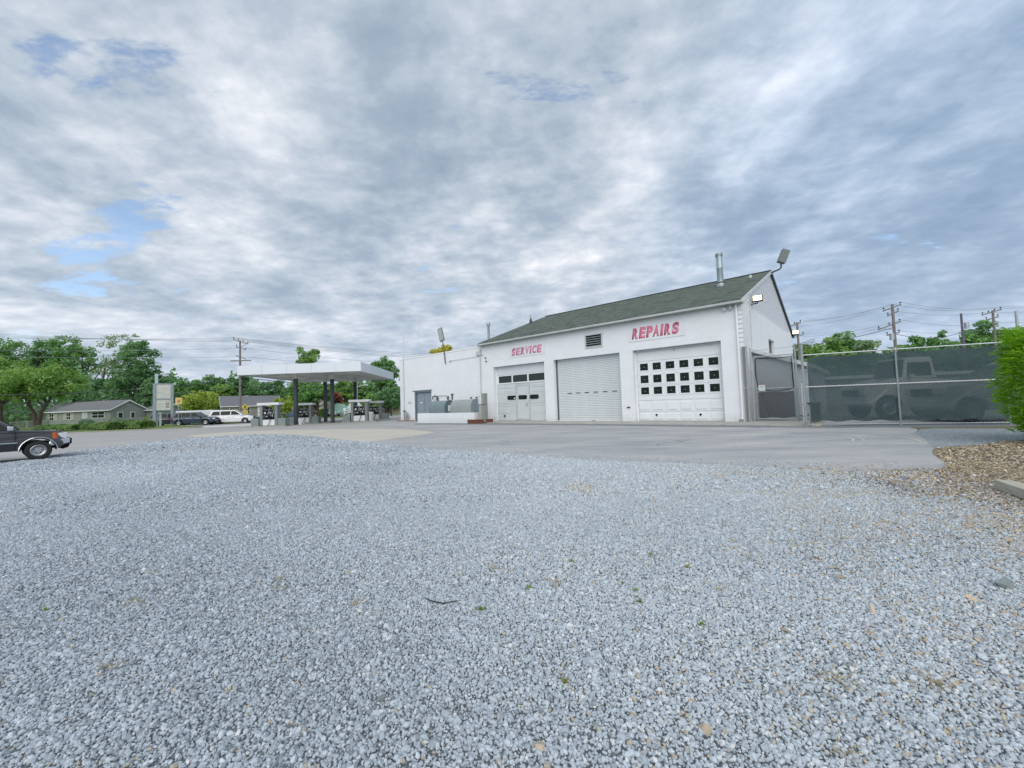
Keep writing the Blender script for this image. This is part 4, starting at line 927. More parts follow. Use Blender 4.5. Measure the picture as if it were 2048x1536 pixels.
for k, (a, s_) in enumerate(((0, .07), (.62, .04), (.85, .04), (1.15, .04), (1.7, .06), (1.5, .03))):
    MB().box(a - s_, a + s_, -.05, .03, -.04, .06).build('fitting', m_black, t)
t = bthing('gas_meter', 'grey gas meter with bent pipes by the left end of the wing wall', 'gas meter', -29.7, -.28, 0)
MB().tube([(-.3, .1, .05), (-.32, 0, .55), (-.28, 0, .95), (-.05, 0, 1.02), (.05, 0, .8)], .045, 8).tube([(.25, .1, 0), (.27, 0, .4), (.2, 0, .7)], .045, 8).build('pipes', m_pumpg, t, smooth=True)
MB().box(-.17, .22, -.14, .12, .38, .82).build('meter_body', m_steel, t, bevel=.04)
MB().lathe([(.001, -.06), (.12, -.05), (.13, .05), (.001, .06)], 12, 'y', (-.3, 0, 1.0)).build('regulator', m_pumpg, t, smooth=True)
t = bthing('brick_ledge', 'low rusty red ledge under the gas meter at the wing corner', 'ledge', -31.0, -.5, 0)
MB().box(0, 2.3, 0, .5, -.02, .09).build('ledge', m_rust, t)
t = bthing('wall_notice', 'small faint grey lettering beside the blue grey door', 'notice', -29.7, 0, 1.75)
for r0, (a, b) in enumerate(((.12, .32), (-.05, .6))): MB().box(a, b, -.012 + .0, .02, .16 - r0 * .14, .22 - r0 * .14).build('lettering', m_ghost, t)
# dispenser cabinet and its step
t = bthing('dispenser_cabinet', 'old beige fuel dispenser cabinet beside the right end of the low white wall', 'cabinet', -16.9, -2.35, 0); t.scale = (.66, .6, 1)
MB().box(-.42, .02, -.32, .45, .12, 1.42).build('lower_cabinet', m_beige, t, bevel=.015)
MB().box(.03, .34, -.26, .42, .12, 1.38).build('side_cabinet', m_beige2, t, bevel=.015)
MB().box(-.46, .0, -.35, .42, 1.43, 2.12).build('upper_head', m_siding, t, bevel=.02)
MB().box(.02, .36, -.28, .40, 1.42, 2.22).build('meter_head', m_beige2, t, bevel=.04)
MB().box(-.36, -.10, -.358, -.352, 1.5, 1.9).build('display', m_offw, t); MB().box(-.30, -.10, -.36, -.352, 1.96, 2.04).build('lettering', m_ghost, t)
MB().box(-.44, .35, -.34, .46, 1.385, 1.415).build('shelf_band', m_pumpg, t)
t = bthing('wooden_step', 'red brown painted low step in front of the beige cabinet', 'step', -18.2, -3.45, 0)
MB().prism([(.27, .43), (1.35, .28), (1.65, 1.75), (.5, 1.9)], .02, .26, 'z').build('deck', m_redwood, t); MB().prism([(.24, .40), (1.38, .25), (1.68, 1.78), (.47, 1.93)], .262, .30, 'z').build('deck_edge', m_redwood, t)

# ================================================================ canopy and pumps
CA, CB, CC, CD = (-26.3, 39.3), (-14.4, 39.2), (-15.3, 53.2), (-26.4, 53.0)
zb, zt = 5.0, 5.9
t = thing('station_canopy', 'flat white forecourt canopy on four dark columns', 'canopy', ((CA[0] + CC[0]) / 2, 46.2, 0)); o0 = t.location.copy()
def rel(p, z): return (p[0] - o0.x, p[1] - o0.y, z)
for a, b, m_ in ((CA, CB, m_canopy), (CB, CC, m_canopy_r), (CC, CD, m_canopy), (CD, CA, m_canopy)):
    d = (Vector(b) - Vector(a)).normalized(); nrm = Vector((d.y, -d.x)); q = .12
    a2 = Vector(a) - nrm * q; b2 = Vector(b) - nrm * q
    MB().prism([(a[0] - o0.x, a[1] - o0.y), (b[0] - o0.x, b[1] - o0.y), (b2.x - o0.x, b2.y - o0.y), (a2.x - o0.x, a2.y - o0.y)], zb, zt, 'z').build('fascia', m_, t)
for k in range(1, 5): MB().box(CA[0] + k * 2.38 - .012 - o0.x, CA[0] + k * 2.38 + .012 - o0.x, CA[1] - .016 - k * .02 - o0.y, CA[1] - k * .02 - .004 - o0.y, zb + .01, zt - .01).build('fascia_seam', m_gutter, t)
ins = lambda p, k: (p[0] + (k if p[0] < o0.x else -k) - o0.x, p[1] + (k if p[1] < o0.y else -k) - o0.y)
ce = MB().prism([ins(p, .14) for p in (CA, CB, CC, CD)], zb + .10, zb + .16, 'z').build('ceiling', m_ceil, t)
for xx in (-4.6, -1.8, .9, 3.6):
    MB().box(xx - .02, xx + .02, -6.7, 6.6, zb + .08, zb + .099).build('ceiling_seam', m_pumpg, ce)
for xx in (-3.3, 2.3):
    for yy in (-4.6, -1.0, 2.8): MB().box(xx - .35, xx + .35, yy - .35, yy + .35, zb + .03, zb + .098).build('light_panel', m_alu, ce)
MB().box(-5.4, 5.3, -6.6, 6.5, zt - .12, zt - .05).build('deck', m_ceil, t)
for (xx, yy) in ((-22.0, 41.8), (-19.2, 43.9), (-21.9, 48.2), (-18.8, 49.3)):
    c = MB().box(xx - .155 - o0.x, xx + .155 - o0.x, yy - .155 - o0.y, yy + .155 - o0.y, 0, zb - .35).build('column', m_col, t)
    MB().box(xx - .19 - o0.x, xx + .19 - o0.x, yy - .19 - o0.y, yy + .19 - o0.y, zb - .345, zb + .098).build('column_head', m_ceil, c)
t = thing('link_canopy', 'short white canopy linking the forecourt canopy to the garage wing', 'canopy', (-14.9, 53.2, 0))
MB().prism([(0.45, -.8), (3.4, -8.0), (4.4, -7.2), (1.4, 1.0)], 4.75, 5.25, 'z').build('fascia', m_canopy_r, t)
MB().box(2.2, 2.5, -5.3, -5.0, 0, 4.745).build('post', m_white, t)

def ring(x, z, r, y, t_=.02):
    return MB().lathe([(r - .02, 0), (r, -t_), (r * .4, -t_)], 14, 'y', (x, y, z))
def make_pump(label, x, y, sc, rz=0.0, bins=(True, True)):
    t = thing('fuel_pump', label, 'fuel pump', (x, y, 0), rz, 'old pumps with black stripped faces under the canopy', sc)
    MB().box(-.58, .58, -.35, .35, .0, .13).build('base', m_pumpg2, t)
    MB().box(-.56, .56, -.28, .28, .131, .66).build('lower_panel', m_pumpw, t, bevel=.01)
    MB().box(-.56, .56, -.26, .26, .665, 1.55).build('face_panel', m_black, t)
    for s in (-1, 1): MB().box(s * .57, s * .83, -.30, .30, .0 if s > 0 else .132, 2.0).build('side_post', m_pumpg, t)
    MB().box(-1.02, 1.05, -.42, .42, 2.02, 2.26).build('topper', m_pumpw, t, bevel=.015)
    MB().box(-.55, .55, -.06, .06, 1.555, 1.62).build('rail', m_pumpg, t)
    for (px, pz, r_) in ((-.34, 1.30, .10), (.05, 1.42, .045), (.34, 1.12, .05), (-.05, 1.18, .04)): ring(px, pz, r_, -.265).build('gauge', m_siding, t)
    for a, b, c, d in ((-.28, -.1, .93, 1.02), (.0, .22, 1.2, 1.24), (.1, .3, 1.28, 1.36), (.42, .47, 1.2, 1.45), (.15, .2, 1.0, 1.1), (.3, .42, .95, 1.05), (-.1, .05, 1.3, 1.34), (-.45, -.42, .8, 1.1)):
        MB().box(a, b, -.275, -.261, c, d).build('fitting', m_steel, t)
    MB().tube([(.2, -.3, 1.0), (.22, -.38, .7), (.12, -.42, .35), (.0, -.46, .06)], .028, 7).build('hose', m_black, t, smooth=True)
    for s, on in zip((-1, 1), bins):
        if on: MB().box(s * .90, s * 1.62, -.38, .38, -.01, .78).build('island_block', m_pumpg2, t, bevel=.02)
    MB().box(-1.75, 1.75, -.55, .55, -.02, .09).build('island', m_conc2, t)
    return t
make_pump('front left fuel pump with black face and hanging hose nearest the road sign', -22.95, 39.0, 1.0)
make_pump('rear left fuel pump behind the first canopy column', -22.5, 44.6, .98)
make_pump('front right fuel pump beside the ribbed grey bin', -16.0, 43.2, 1.04, 0, (True, False))
make_pump('rear right fuel pump nearest the garage wing', -16.6, 49.5, 1.0, 0, (False, True))
t = thing('litter_bin', 'ribbed pale grey round bin between the two right fuel pumps', 'bin', (-15.1, 43.6, 0))
MB().lathe([(.001, 0), (.33, 0), (.36, .9), (.30, 1.02), (.001, 1.04)], 20, 'z').build('drum', m_gutter, t, smooth=True)
for k in range(12):
    a = k * PI / 6; MB().bar((.35 * math.cos(a), .35 * math.sin(a), .03), (.375 * math.cos(a), .375 * math.sin(a), .88), .05, .03).build('rib', m_steel, t)
t = thing('wet_floor_sign', 'small pale folding sign leaning at the foot of the first canopy column', 'folding sign', (-21.35, 41.5, 0))
MB().bar((0, -.15, 0), (-.12, 0, .62), .28, .03).build('front_board', m_offw, t); MB().bar((.3, .15, 0), (-.1, 0, .62), .06, .06).build('rear_leg', m_offw, t)

# kerbed sign island beside the street
isl = [(-62, 44.5), (-54.5, 44.8), (-47, 40.8), (-42.0, 38.6), (-36.5, 40.4), (-33.2, 42.2), (-33.0, 44.2), (-36, 47), (-44, 54), (-50, 50.2), (-62, 49.5)]
mb = MB().prism(smooth_poly(isl, 3, 0, 1), 0.0, .11, 'z'); tag(mb.build('kerb_island', m_conc2), kind='structure')
cxm = sum(p[0] for p in isl) / len(isl); cym = sum(p[1] for p in isl) / len(isl)
sheet('island_grass', [(cxm + (p[0] - cxm) * .95, cym + (p[1] - cym) * .88) for p in smooth_poly(isl, 3, 0, 1)], .115, m_grass)
mb = MB()
pts = [(-33.9, 43.0), (-31.5, 44.4), (-29, 45.1), (-26.6, 44.6)]
for a, b in zip(pts, pts[1:]): mb.bar((a[0], a[1], .05), (b[0], b[1], .05), .35, .10)
tag(mb.build('street_kerb', m_conck), kind='structure')
# far kerb of the street
mb = MB(); pts = [(-75, 51.6), (-56, 50.6), (-44, 52.6), (-33, 60.1), (-23, 73.1), (-14, 98)]
for a, b in zip(pts, pts[1:]): mb.bar((a[0], a[1], .05), (b[0], b[1], .05), .2, .12)
tag(mb.build('far_kerb', m_conc2), kind='structure')
sheet('verge_pavement', [(-75, 54.2), (-56, 53.0), (-45, 55), (-36, 61.5), (-26, 74.5), (-17, 98), (-15.9, 98), (-24.7, 74), (-35, 60.6), (-44.5, 54), (-56, 52.0), (-75, 53.0)], .012, m_conc)

# pylon sign
t = thing('pylon_sign', 'tall faded white roadside sign with two blank panels between blue grey posts', 'sign', (-43.1, 50.8, .11), R_(40))
PX = .84
for s in (-1, 1): MB().box(s * PX - .14, s * PX + .14, -.16, .16, 0, 5.22).build('post', m_signfr, t)
MB().box(-.80, -.50, .17, .45, 0, 6.45).build('rear_post', mat('pale_blue_post', (0.42, 0.52, 0.58), .5), t); MB().box(-.40, -.16, .17, .40, 0, 2.2).build('mint_post', m_mint, t)
MB().box(-.70, .70, -.12, .12, 5.12, 5.24).box(-.70, .70, -.12, .12, 3.22, 3.38).box(-.70, .70, -.12, .12, 1.88, 1.96).build('rail', m_signfr, t)
p = MB().box(-.695, .695, -.08, .08, 3.39, 5.11).build('upper_panel', m_sign_w, t)
for a, b, c, d, m_ in ((-.35, .7, 4.62, 4.7, m_ghostp), (0, .8, 4.42, 4.5, m_ghostp), (-.8, -.65, 4.02, 4.2, m_ghost), (-.6, .2, 4.05, 4.12, m_ghost), (-.2, .3, 3.78, 3.9, m_ghost), (.42, .85, 3.78, 3.9, m_ghost), (-.45, .05, 3.52, 3.6, m_ghost), (.15, .6, 3.52, 3.6, m_ghost)):
    MB().box(a * .62, b * .62, -.088, -.081, c, d).build('lettering', m_, p)
p = MB().box(-.695, .695, -.08, .08, 1.97, 3.21).build('lower_panel', m_sign_w, t)
for a, b, c, d, m_ in ((-.8, -.3, 2.62, 2.74, m_ghost), (-.2, .1, 2.62, 2.74, m_ghost), (-.8, .0, 2.3, 2.42, m_ghost), (.35, .95, 2.56, 2.84, m_dig), (.35, .95, 2.22, 2.48, m_dig), (.4, 1.0, 2.95, 3.1, m_ghostp)):
    MB().box(a * .62, b * .62, -.088, -.081, c, d).build('lettering', m_, p)
t = thing('street_notice', 'small orange yellow square notice on a post just right of the pylon sign', 'sign', (-41.2, 50.8, .0), R_(40))
MB().box(-.32, .32, -.03, .03, 2.7, 3.55).build('plate', m_orange, t); MB().box(-.1, .12, -.038, -.031, 2.95, 3.2).build('mark', m_rust, t); MB().tube([(0, .05, 0), (0, .05, 3.5)], .04, 6).build('post', m_signfr, t)
t = thing('crossing_sign', 'yellow diamond warning sign with yellow plate at the foot of the utility pole', 'sign', (-40.6, 62.5, 0), R_(33))
MB().prism([(0, 1.75), (.48, 2.25), (0, 2.75), (-.48, 2.25)], -.02, .02).build('diamond', m_yellow, t); MB().box(-.36, .36, -.02, .02, 1.1, 1.68).build('plate', m_yellow, t); MB().tube([(0, .05, 0), (0, .05, 2.7)], .04, 6).build('post', m_steel, t)
MB().prism([(-.06, 2.0), (.1, 2.0), (.05, 2.3), (.1, 2.45), (-.05, 2.5), (-.1, 2.3)], -.03, -.021).build('symbol', m_black, t)
t = thing('road_sign', 'small white road sign on a thin post in front of the dark oak', 'sign', (-19.9, 68.2, 0), R_(16))
MB().box(-.26, .26, -.02, .02, 1.95, 2.6).build('plate', m_white, t); MB().box(-.12, .12, -.028, -.021, 2.1, 2.4).build('mark', m_ghost, t); MB().tube([(0, .05, 0), (0, .05, 2.6)], .035, 6).build('post', m_steel, t)
t = thing('mailbox', 'dark mailbox on a post at the street edge near the rear right pump', 'mailbox', (-20.7, 66.2, 0))
MB().box(-.16, .16, -.3, .3, 1.05, 1.4).build('box', m_trimdark, t, bevel=.05); MB().box(-.05, .05, -.05, .05, 0, 1.05).build('post', m_pole, t)
t = thing('street_light', 'pale street light pole with a short arm beyond the canopy', 'street light', (-24.9, 66, 0))
MB().tube([(0, 0, 0), (0, 0, 6.9)], .09, 8).build('pole', m_gutter, t); MB().tube([(0, 0, 4.9), (1.3, -.3, 5.15)], .05, 6).build('arm', m_gutter, t); MB().box(1.2, 1.9, -.45, -.2, 5.1, 5.22).build('lamp_head', m_gutter, t)

# hedges in the island
def hedge(label, x0, y0, x1, y1, wd, ht, seed):
    t = thing('hedge', label, 'hedge', ((x0 + x1) / 2, (y0 + y1) / 2, .11), math.atan2(y1 - y0, x1 - x0), 'clipped hedges along the street island')
    rg = np.random.default_rng(seed); ln = math.hypot(x1 - x0, y1 - y0); n = int(ln * 1200)
    u = rg.uniform(-ln / 2, ln / 2, n); a = rg.uniform(0, PI, n); rr = rg.uniform(.82, 1.02, n); lump = 1 + .12 * np.sin(u * 2.1 + seed) + .06 * np.sin(u * 5)
    p = np.stack([u, np.cos(a) * wd / 2 * rr * lump, .12 + np.abs(np.sin(a)) ** .45 * (ht - .12) * rr * lump], 1)
    nr = np.stack([np.zeros(n), np.cos(a), np.sin(a) + .2], 1)
    p2 = np.stack([rg.choice([-1, 1], n // 5) * ln / 2 * rg.uniform(.9, 1, n // 5), rg.uniform(-.45, .45, n // 5) * wd, rg.uniform(.15, .85, n // 5) * ht], 1)
    P = np.concatenate([p, p2]); NR = np.concatenate([nr, np.tile([0, 0, 1.], (len(p2), 1))])
    o = bpy.data.objects.new('foliage', mesh_quads('foliage', leaf_cloud(P, NR, .15, rg), LM['hedge'])); COL.objects.link(o); o.parent = t
    MB().box(-ln / 2 + .25, ln / 2 - .25, -wd * .3, wd * .3, .3, ht * .72).build('core', m_bark, t)
    st = MB()
    k = -ln / 2 + .4
    while k < ln / 2 - .2: st.tube([(k, 0, 0), (k + .1, .05, .4)], .04, 5); k += .7
    st.build('stems', m_bark, t)
hedge('leftmost clipped hedge just above the pickup bonnet', -54.5, 47.6, -47.4, 45.0, 1.3, .62, 1)
hedge('middle clipped hedge in front of the grey bungalow', -47.0, 45.6, -41.3, 42.8, 1.4, .72, 2)
hedge('rightmost clipped hedge beside the pylon sign', -43.8, 45.8, -38.0, 42.9, 1.5, .80, 3)

# ================================================================ houses
def house(name, label, x, y, rz, Ln, Dp, Hw, Hr, wall, roofm, feats, wing=None, gable_vent=True):
    t = thing(name, label, 'house', (x, y, 0), rz)
    MB().box(0, Ln, 0, Dp, -.1, Hw).prism([(0, Hw), (Dp, Hw), (Dp / 2, Hr)], 0.001, Ln - .001, 'x').build('wall', wall, t)
    s = (Hr - Hw) / (Dp / 2); o_ = .35
    rf = MB().prism([(-o_, Hw - o_ * s + .02), (Dp / 2, Hr + .02), (Dp + o_, Hw - o_ * s + .02), (Dp + o_, Hw - o_ * s + .16), (Dp / 2, Hr + .18), (-o_, Hw - o_ * s + .16)], -.3, Ln + .3, 'x').build('roof', roofm, t)
    for xe in (-.34, Ln + .30): MB().prism([(-o_, Hw - o_ * s - .06), (Dp / 2, Hr - .06), (Dp + o_, Hw - o_ * s - .06), (Dp + o_, Hw - o_ * s + .15), (Dp / 2, Hr + .17), (-o_, Hw - o_ * s + .15)], xe, xe + .04, 'x').build('rake_board', m_white, rf)
    MB().box(-.3, Ln + .3, -o_ - .1, -o_ + .0, Hw - o_ * s - .02, Hw - o_ * s + .14).build('gutter', m_white, rf)
    for f in feats:
        k = f[0]
        if k == 'win':
            _, face, a, b, c, d, pm = f
            if face == 'f': fr = MB().box(a - .1, b + .1, -.07, -.002, c - .1, d + .1).build('window', m_white, t); MB().box(a, b, -.085, -.072, c, d).build('pane', pm, fr); MB().box((a + b) / 2 - .03, (a + b) / 2 + .03, -.10, -.086, c, d).box(a, b, -.10, -.086, (c + d) / 2 - .03, (c + d) / 2 + .03).build('glazing_bar', m_white, fr)
            elif face == 'r': fr = MB().box(Ln + .002, Ln + .07, a - .1, b + .1, c - .1, d + .1).build('window', m_white, t); MB().box(Ln + .072, Ln + .085, a, b, c, d).build('pane', pm, fr)
            else: fr = MB().box(-.07, -.002, a - .1, b + .1, c - .1, d + .1).build('window', m_white, t); MB().box(-.085, -.072, a, b, c, d).build('pane', pm, fr)
        elif k == 'shut':
            _, a, b, c, d, sm = f; MB().box(a, b, -.06, -.002, c, d).build('shutter', sm, t)
        elif k == 'door':
            _, a, b, d, dm = f; dr_ = MB().box(a - .1, b + .1, -.06, -.002, 0, d + .1).build('door_frame', m_white, t); MB().box(a, b, -.08, -.062, .05, d).build('door_leaf', dm, dr_)
        elif k == 'vent': MB().prism([(Dp / 2 - .4, Hr - 1.0), (Dp / 2 + .4, Hr - 1.0), (Dp / 2, Hr - .5)], Ln + .002, Ln + .03, 'x').build('gable_vent', m_steel, t)
        elif k == 'chim': MB().box(f[1] - .35, f[1] + .35, Dp / 2 - .3, Dp / 2 + .3, Hr - .6, Hr + f[2]).build('chimney', m_conc2, rf)
    return t
m_h1 = mat('grey_siding_house', (0.27, 0.285, 0.265), .75, var=.06); m_h1r = mat('grey_house_roof', (0.17, 0.175, 0.185), .9, var=.15, vscale=3)
m_h2 = mat('taupe_siding_house', (0.29, 0.28, 0.245), .75, var=.06); m_h2r = mat('slate_house_roof', (0.16, 0.165, 0.185), .9, var=.12, vscale=3)
m_cream = mat('cream_siding', (0.50, 0.47, 0.38), .7, var=.06); m_beigeS = mat('pale_shutter', (0.38, 0.38, 0.31), .7); m_bl = mat('pale_blue_door', (0.46, 0.52, 0.54), .6)
gw = m_glass2
a15 = R_(-15); C1 = Vector((-73.2, 75)) - Vector((math.cos(a15), math.sin(a15))) * 18.6
house('bungalow', 'long grey bungalow with pale shutters and a white gable edge behind the hedges', C1.x, C1.y, a15, 18.6, 5.6, 2.85, 4.45, m_h1, m_h1r,
      [('win', 'f', 2.3, 3.35, 1.2, 2.4, m_glass), ('shut', 1.3, 2.15, 1.05, 2.5, m_beigeS), ('shut', 3.5, 4.35, 1.05, 2.5, m_beigeS),
       ('win', 'f', 7.0, 8.05, 1.25, 2.45, m_glass), ('shut', 6.0, 6.85, 1.1, 2.55, m_beigeS), ('shut', 8.2, 9.05, 1.1, 2.55, m_beigeS),
       ('door', 11.3, 12.5, 2.35, m_bl), ('win', 'f', 13.9, 17.0, 1.4, 2.45, m_glass), ('win', 'r', 1.15, 1.8, 1.15, 2.2, gw), ('win', 'r', 3.2, 3.75, 1.2, 2.2, gw), ('vent',), ('chim', 12.5, .35)])
house('house_wing', 'small grey rear wing at the right end of the shuttered bungalow', -71.9, 80.6, R_(-15), 4.6, 4.0, 2.6, 3.5, m_h1, m_h1r, [('win', 'f', 2.8, 3.6, 1.1, 2.1, m_glass)])
house('bungalow', 'taupe bungalow with a slate roof and white framed windows behind the minivan', -60.0, 85.0, R_(38), 10.6, 7.2, 2.9, 4.9, m_h2, m_h2r,
      [('win', 'f', 1.35, 2.15, 1.15, 2.4, gw), ('win', 'f', 3.95, 4.85, 1.15, 2.5, gw), ('door', 6.4, 7.2, 2.5, m_white), ('win', 'f', 7.8, 9.2, 1.2, 2.5, m_glass), ('win', 'l', 3.0, 4.2, 1.2, 2.2, gw), ('chim', 4.6, .3)])
house('bungalow', 'cream house with grey shutters half hidden at the left edge behind the trees', -107.5, 84.5, R_(-15), 12.5, 7, 2.8, 4.2, m_cream, m_h1r,
      [('win', 'f', 1.6, 2.8, 1.1, 2.3, gw), ('win', 'f', 6.8, 8.2, 1.1, 2.3, gw), ('shut', 3.0, 3.6, 1.0, 2.4, m_h1), ('shut', 1.0, 1.5, 1.0, 2.4, m_h1), ('win', 'f', 10, 11, 1.1, 2.3, gw)])
house('gabled_house', 'cream house with a pale gable roof behind the middle canopy tree', -54, 104, R_(-20), 8, 8, 3.0, 5.8, m_cream, mat('pale_tan_roof', (0.30, 0.27, 0.23), .9, var=.1), [('win', 'f', 5.5, 6.8, 1.2, 2.5, gw), ('win', 'r', 3, 4, 1.2, 2.5, gw)])
house('gabled_house', 'small white house peeking between the middle canopy columns', -46.5, 103, R_(-5), 6, 6, 2.9, 4.2, m_white, m_h1r, [('win', 'f', 1.0, 3.6, 1.2, 2.4, gw)])
house('gabled_house', 'pale house with a brown roof between the right pumps and the dark oak', -33.5, 98, R_(-10), 7, 7, 3.0, 5.4, m_cream, mat('brown_roof', (0.16, 0.12, 0.10), .9), [('win', 'f', 1.6, 2.8, 1.2, 2.4, gw)])
# porch deck of the taupe house
t = thing('porch_deck', 'wooden porch railing at the door of the taupe bungalow', 'porch', (-56.0, 86.6, 0), R_(38))
MB().box(0, 3.4, 0, 1.8, .35, .45).build('deck', m_pole, t)
for k in range(5): MB().box(k * .83, k * .83 + .08, -.04, .04, 0, 1.35).build('post', m_pole, t)
MB().box(0, 3.4, -.03, .05, 1.3, 1.38).build('rail', m_pole, t)
# bushes at the bungalow
# chain link fences by the houses
def yard_fence(label, x0, y0, x1, y1, h, group='low chain link fences in front of the houses'):
    t = thing('chain_link_fence', label, 'fence', (x0, y0, 0), math.atan2(y1 - y0, x1 - x0), group); ln = math.hypot(x1 - x0, y1 - y0); n = max(2, int(ln / 3))
    for k in range(n + 1): MB().tube([(ln * k / n, 0, 0), (ln * k / n, 0, h)], .04, 6).build('post', m_steel, t)
    MB().tube([(0, 0, h - .03), (ln, 0, h - .03)], .03, 6).build('top_rail', m_steel, t)
    mb = MB(); s = .22; k = -h
    while k < ln:
        for d in (1, -1):
            a = k if d > 0 else k + h; b = k + h if d > 0 else k
            z0, z1 = 0.05, h - .05
            if min(a, b) >= 0 and max(a, b) <= ln: mb.bar((a, d * .01, z0), (b, d * .01, z1), .012)
        k += s
    tag(mb.build('mesh', m_steel, t), kind='stuff')
yard_fence('low chain link fence along the lawn of the shuttered bungalow', -86, 70.5, -60, 68.0, 1.2)
yard_fence('low chain link fence right of the taupe bungalow behind the left pumps', -50.0, 80.5, -34, 88, 1.3)

# ================================================================ trees
T = tree
def px(xp, depth): return (xp - 1024) / 823.364 * depth
big = 'tall trees behind the bungalows'
def th(xp, top, d): return (1.4 + (806.8 - .0345 * (xp - 1024) - top) * d / 823.364)
def TT(label, xp, top, wpx, d, kind, seed, **k):
    hz_ = 806.8 - .0345 * (xp - 1024); top -= 16 if xp > 1500 else 12 if xp in (616, 769, 889) else 0; H = 1.4 + (hz_ - top) * d / 823.364
    k.setdefault('group', big if xp < 340 else 'trees beyond the street' if xp < 950 else 'trees behind the storage yard')
    return T(label, px(xp, d), d, H, wpx * d / 823.364, kind, seed, **k)
TT('tall dark tree at the far left edge of the row', 8, 672, 130, 96, 'mid', 11, base=.22, dens=1.3)
TT('tall dark tree, second of the tall left row', 68, 664, 96, 98, 'dark', 12, base=.25, dens=1.2)
TT('tallest feathery tree of the left row', 118, 655, 84, 100, 'mid', 13, base=.28, dens=1.1)
TT('tall tree between the feathery tree and the leaning tree', 160, 661, 84, 101, 'mid', 14, base=.3, dens=1.0)
TT('tall thin leaning tree with bare pale limbs showing', 205, 668, 100, 97, 'grey', 15, base=.42, dens=.65, bark=m_bark_l, lean=5.0, fork=True)
TT('broad dark green tree at the right end of the tall left row', 278, 676, 96, 90, 'dark', 16, base=.10, dens=1.5)
TT('dark bushy tree just behind the bungalow chimney', 190, 752, 80, 95, 'dark', 17, base=.05, dens=1.3)
TT('dark round tree behind the right end of the shuttered bungalow', 250, 750, 90, 97, 'dark', 18, base=.05, dens=1.4)
TT('bright green forked tree in front of the cream house', 74, 727, 150, 59, 'light', 19, base=.42, dens=1.5, fork=True, leaf=.34, group='bright green trees in front of the cream house')
TT('bright green tree with a wide crown at the left picture edge', 0, 714, 120, 61, 'light', 20, base=.34, dens=1.5, leaf=.34, group='bright green trees in front of the cream house')
TT('dark green tree immediately behind the pylon sign', 316, 752, 66, 84, 'dark', 22, base=.05, dens=1.3)
TT('mid green tree right of the pylon sign', 352, 752, 76, 92, 'mid', 23, base=.06, dens=1.4)
TT('rounded green tree behind the yellowish shrub tree', 392, 757, 76, 95, 'mid', 24, base=.06, dens=1.4)
TT('dark pine like tree with a ragged top left of the tall pole', 425, 744, 62, 98, 'dark', 25, base=.08, dens=1.3)
TT('light green tree in front of the dark pine', 442, 763, 56, 92, 'light', 26, base=.08, dens=1.2)
TT('dark upright tree just left of the canopy', 474, 740, 40, 96, 'dark', 27, base=.08, dens=1.2)
TT('dark spreading tree under the left canopy edge', 512, 757, 84, 98, 'dark', 28, base=.06, dens=1.5)
TT('dark tree behind the slate roof', 560, 756, 78, 100, 'dark', 29, base=.06, dens=1.4)
TT('small yellowish green tree left of the taupe bungalow', 397, 783, 66, 64, 'olive', 30, base=.26, dens=1.2, leaf=.26, name='small_tree')
TT('yellowish bush at the right end of the taupe bungalow', 566, 790, 44, 78, 'olive', 31, base=.08, dens=1.0, leaf=.28, name='small_tree')
TT('tall bright green tree rising above the left half of the canopy', 616, 692, 62, 92, 'light', 32, base=.25, dens=1.3, shape='poplar')
TT('bushy tree directly behind the first canopy column', 600, 757, 64, 86, 'mid', 33, base=.12, dens=1.3)
TT('tree with a straight trunk seen between the canopy columns', 634, 765, 66, 80, 'mid', 34, base=.28, dens=1.3)
TT('thin reddish brown tree between the middle canopy columns', 672, 778, 22, 84, 'red', 35, base=.2, dens=.7)
TT('bright green tree behind the third canopy column', 690, 758, 64, 90, 'light', 36, base=.1, dens=1.3)
TT('mid green tree behind the front right pump', 722, 762, 60, 92, 'mid', 37, base=.1, dens=1.3)
TT('small bright tree beside the pale street light', 738, 785, 34, 82, 'light', 38, base=.2, dens=1.0)
TT('tall umbrella topped tree rising behind the right canopy corner', 769, 723, 60, 95, 'mid', 39, base=.35, dens=1.5, shape='umbrella')
TT('dark wide tree filling the gap under the link canopy', 775, 756, 66, 96, 'dark', 40, base=.1, dens=1.5)
TT('spreading dark oak with a thick trunk left of the wing wall', 781, 772, 58, 68, 'dark', 41, base=.30, dens=1.6, leaf=.3)
TT('yellow leaved tree top showing above the wing parapet', 889, 697, 48, 75, 'yellow', 42, base=.5, dens=1.2)
TT('rounded light green tree behind the left part of the screened fence', 1655, 688, 84, 62, 'light', 43, base=.1, dens=1.5)
TT('light green tree, second behind the screened fence', 1700, 679, 92, 66, 'mid', 44, base=.12, dens=1.5)
TT('greyish sparse tree behind the tall double armed pole', 1752, 676, 66, 60, 'grey', 45, base=.15, dens=1.0)
TT('low mid green tree right of the double armed pole', 1800, 690, 50, 64, 'mid', 46, base=.1, dens=1.2)
TT('ragged green tree behind the middle of the screened fence', 1850, 678, 70, 62, 'mid', 47, base=.12, dens=1.2)
TT('wispy tall tree left of the bare purplish pole', 1884, 672, 50, 66, 'mid', 48, base=.12, dens=.9)
TT('broad tree behind the rightmost pole above the laurel bush', 1985, 651, 104, 64, 'mid', 49, base=.15, dens=1.7)
TT('low green tree right of the purplish pole', 1918, 684, 60, 70, 'light', 50, base=.1, dens=1.2)
TT('green tree behind the gate at the back of the yard', 1605, 700, 60, 70, 'light', 51, base=.1, dens=1.3)
TT('green tree beyond the right picture edge behind the laurel', 2070, 672, 90, 66, 'mid', 52, base=.1, dens=1.3)
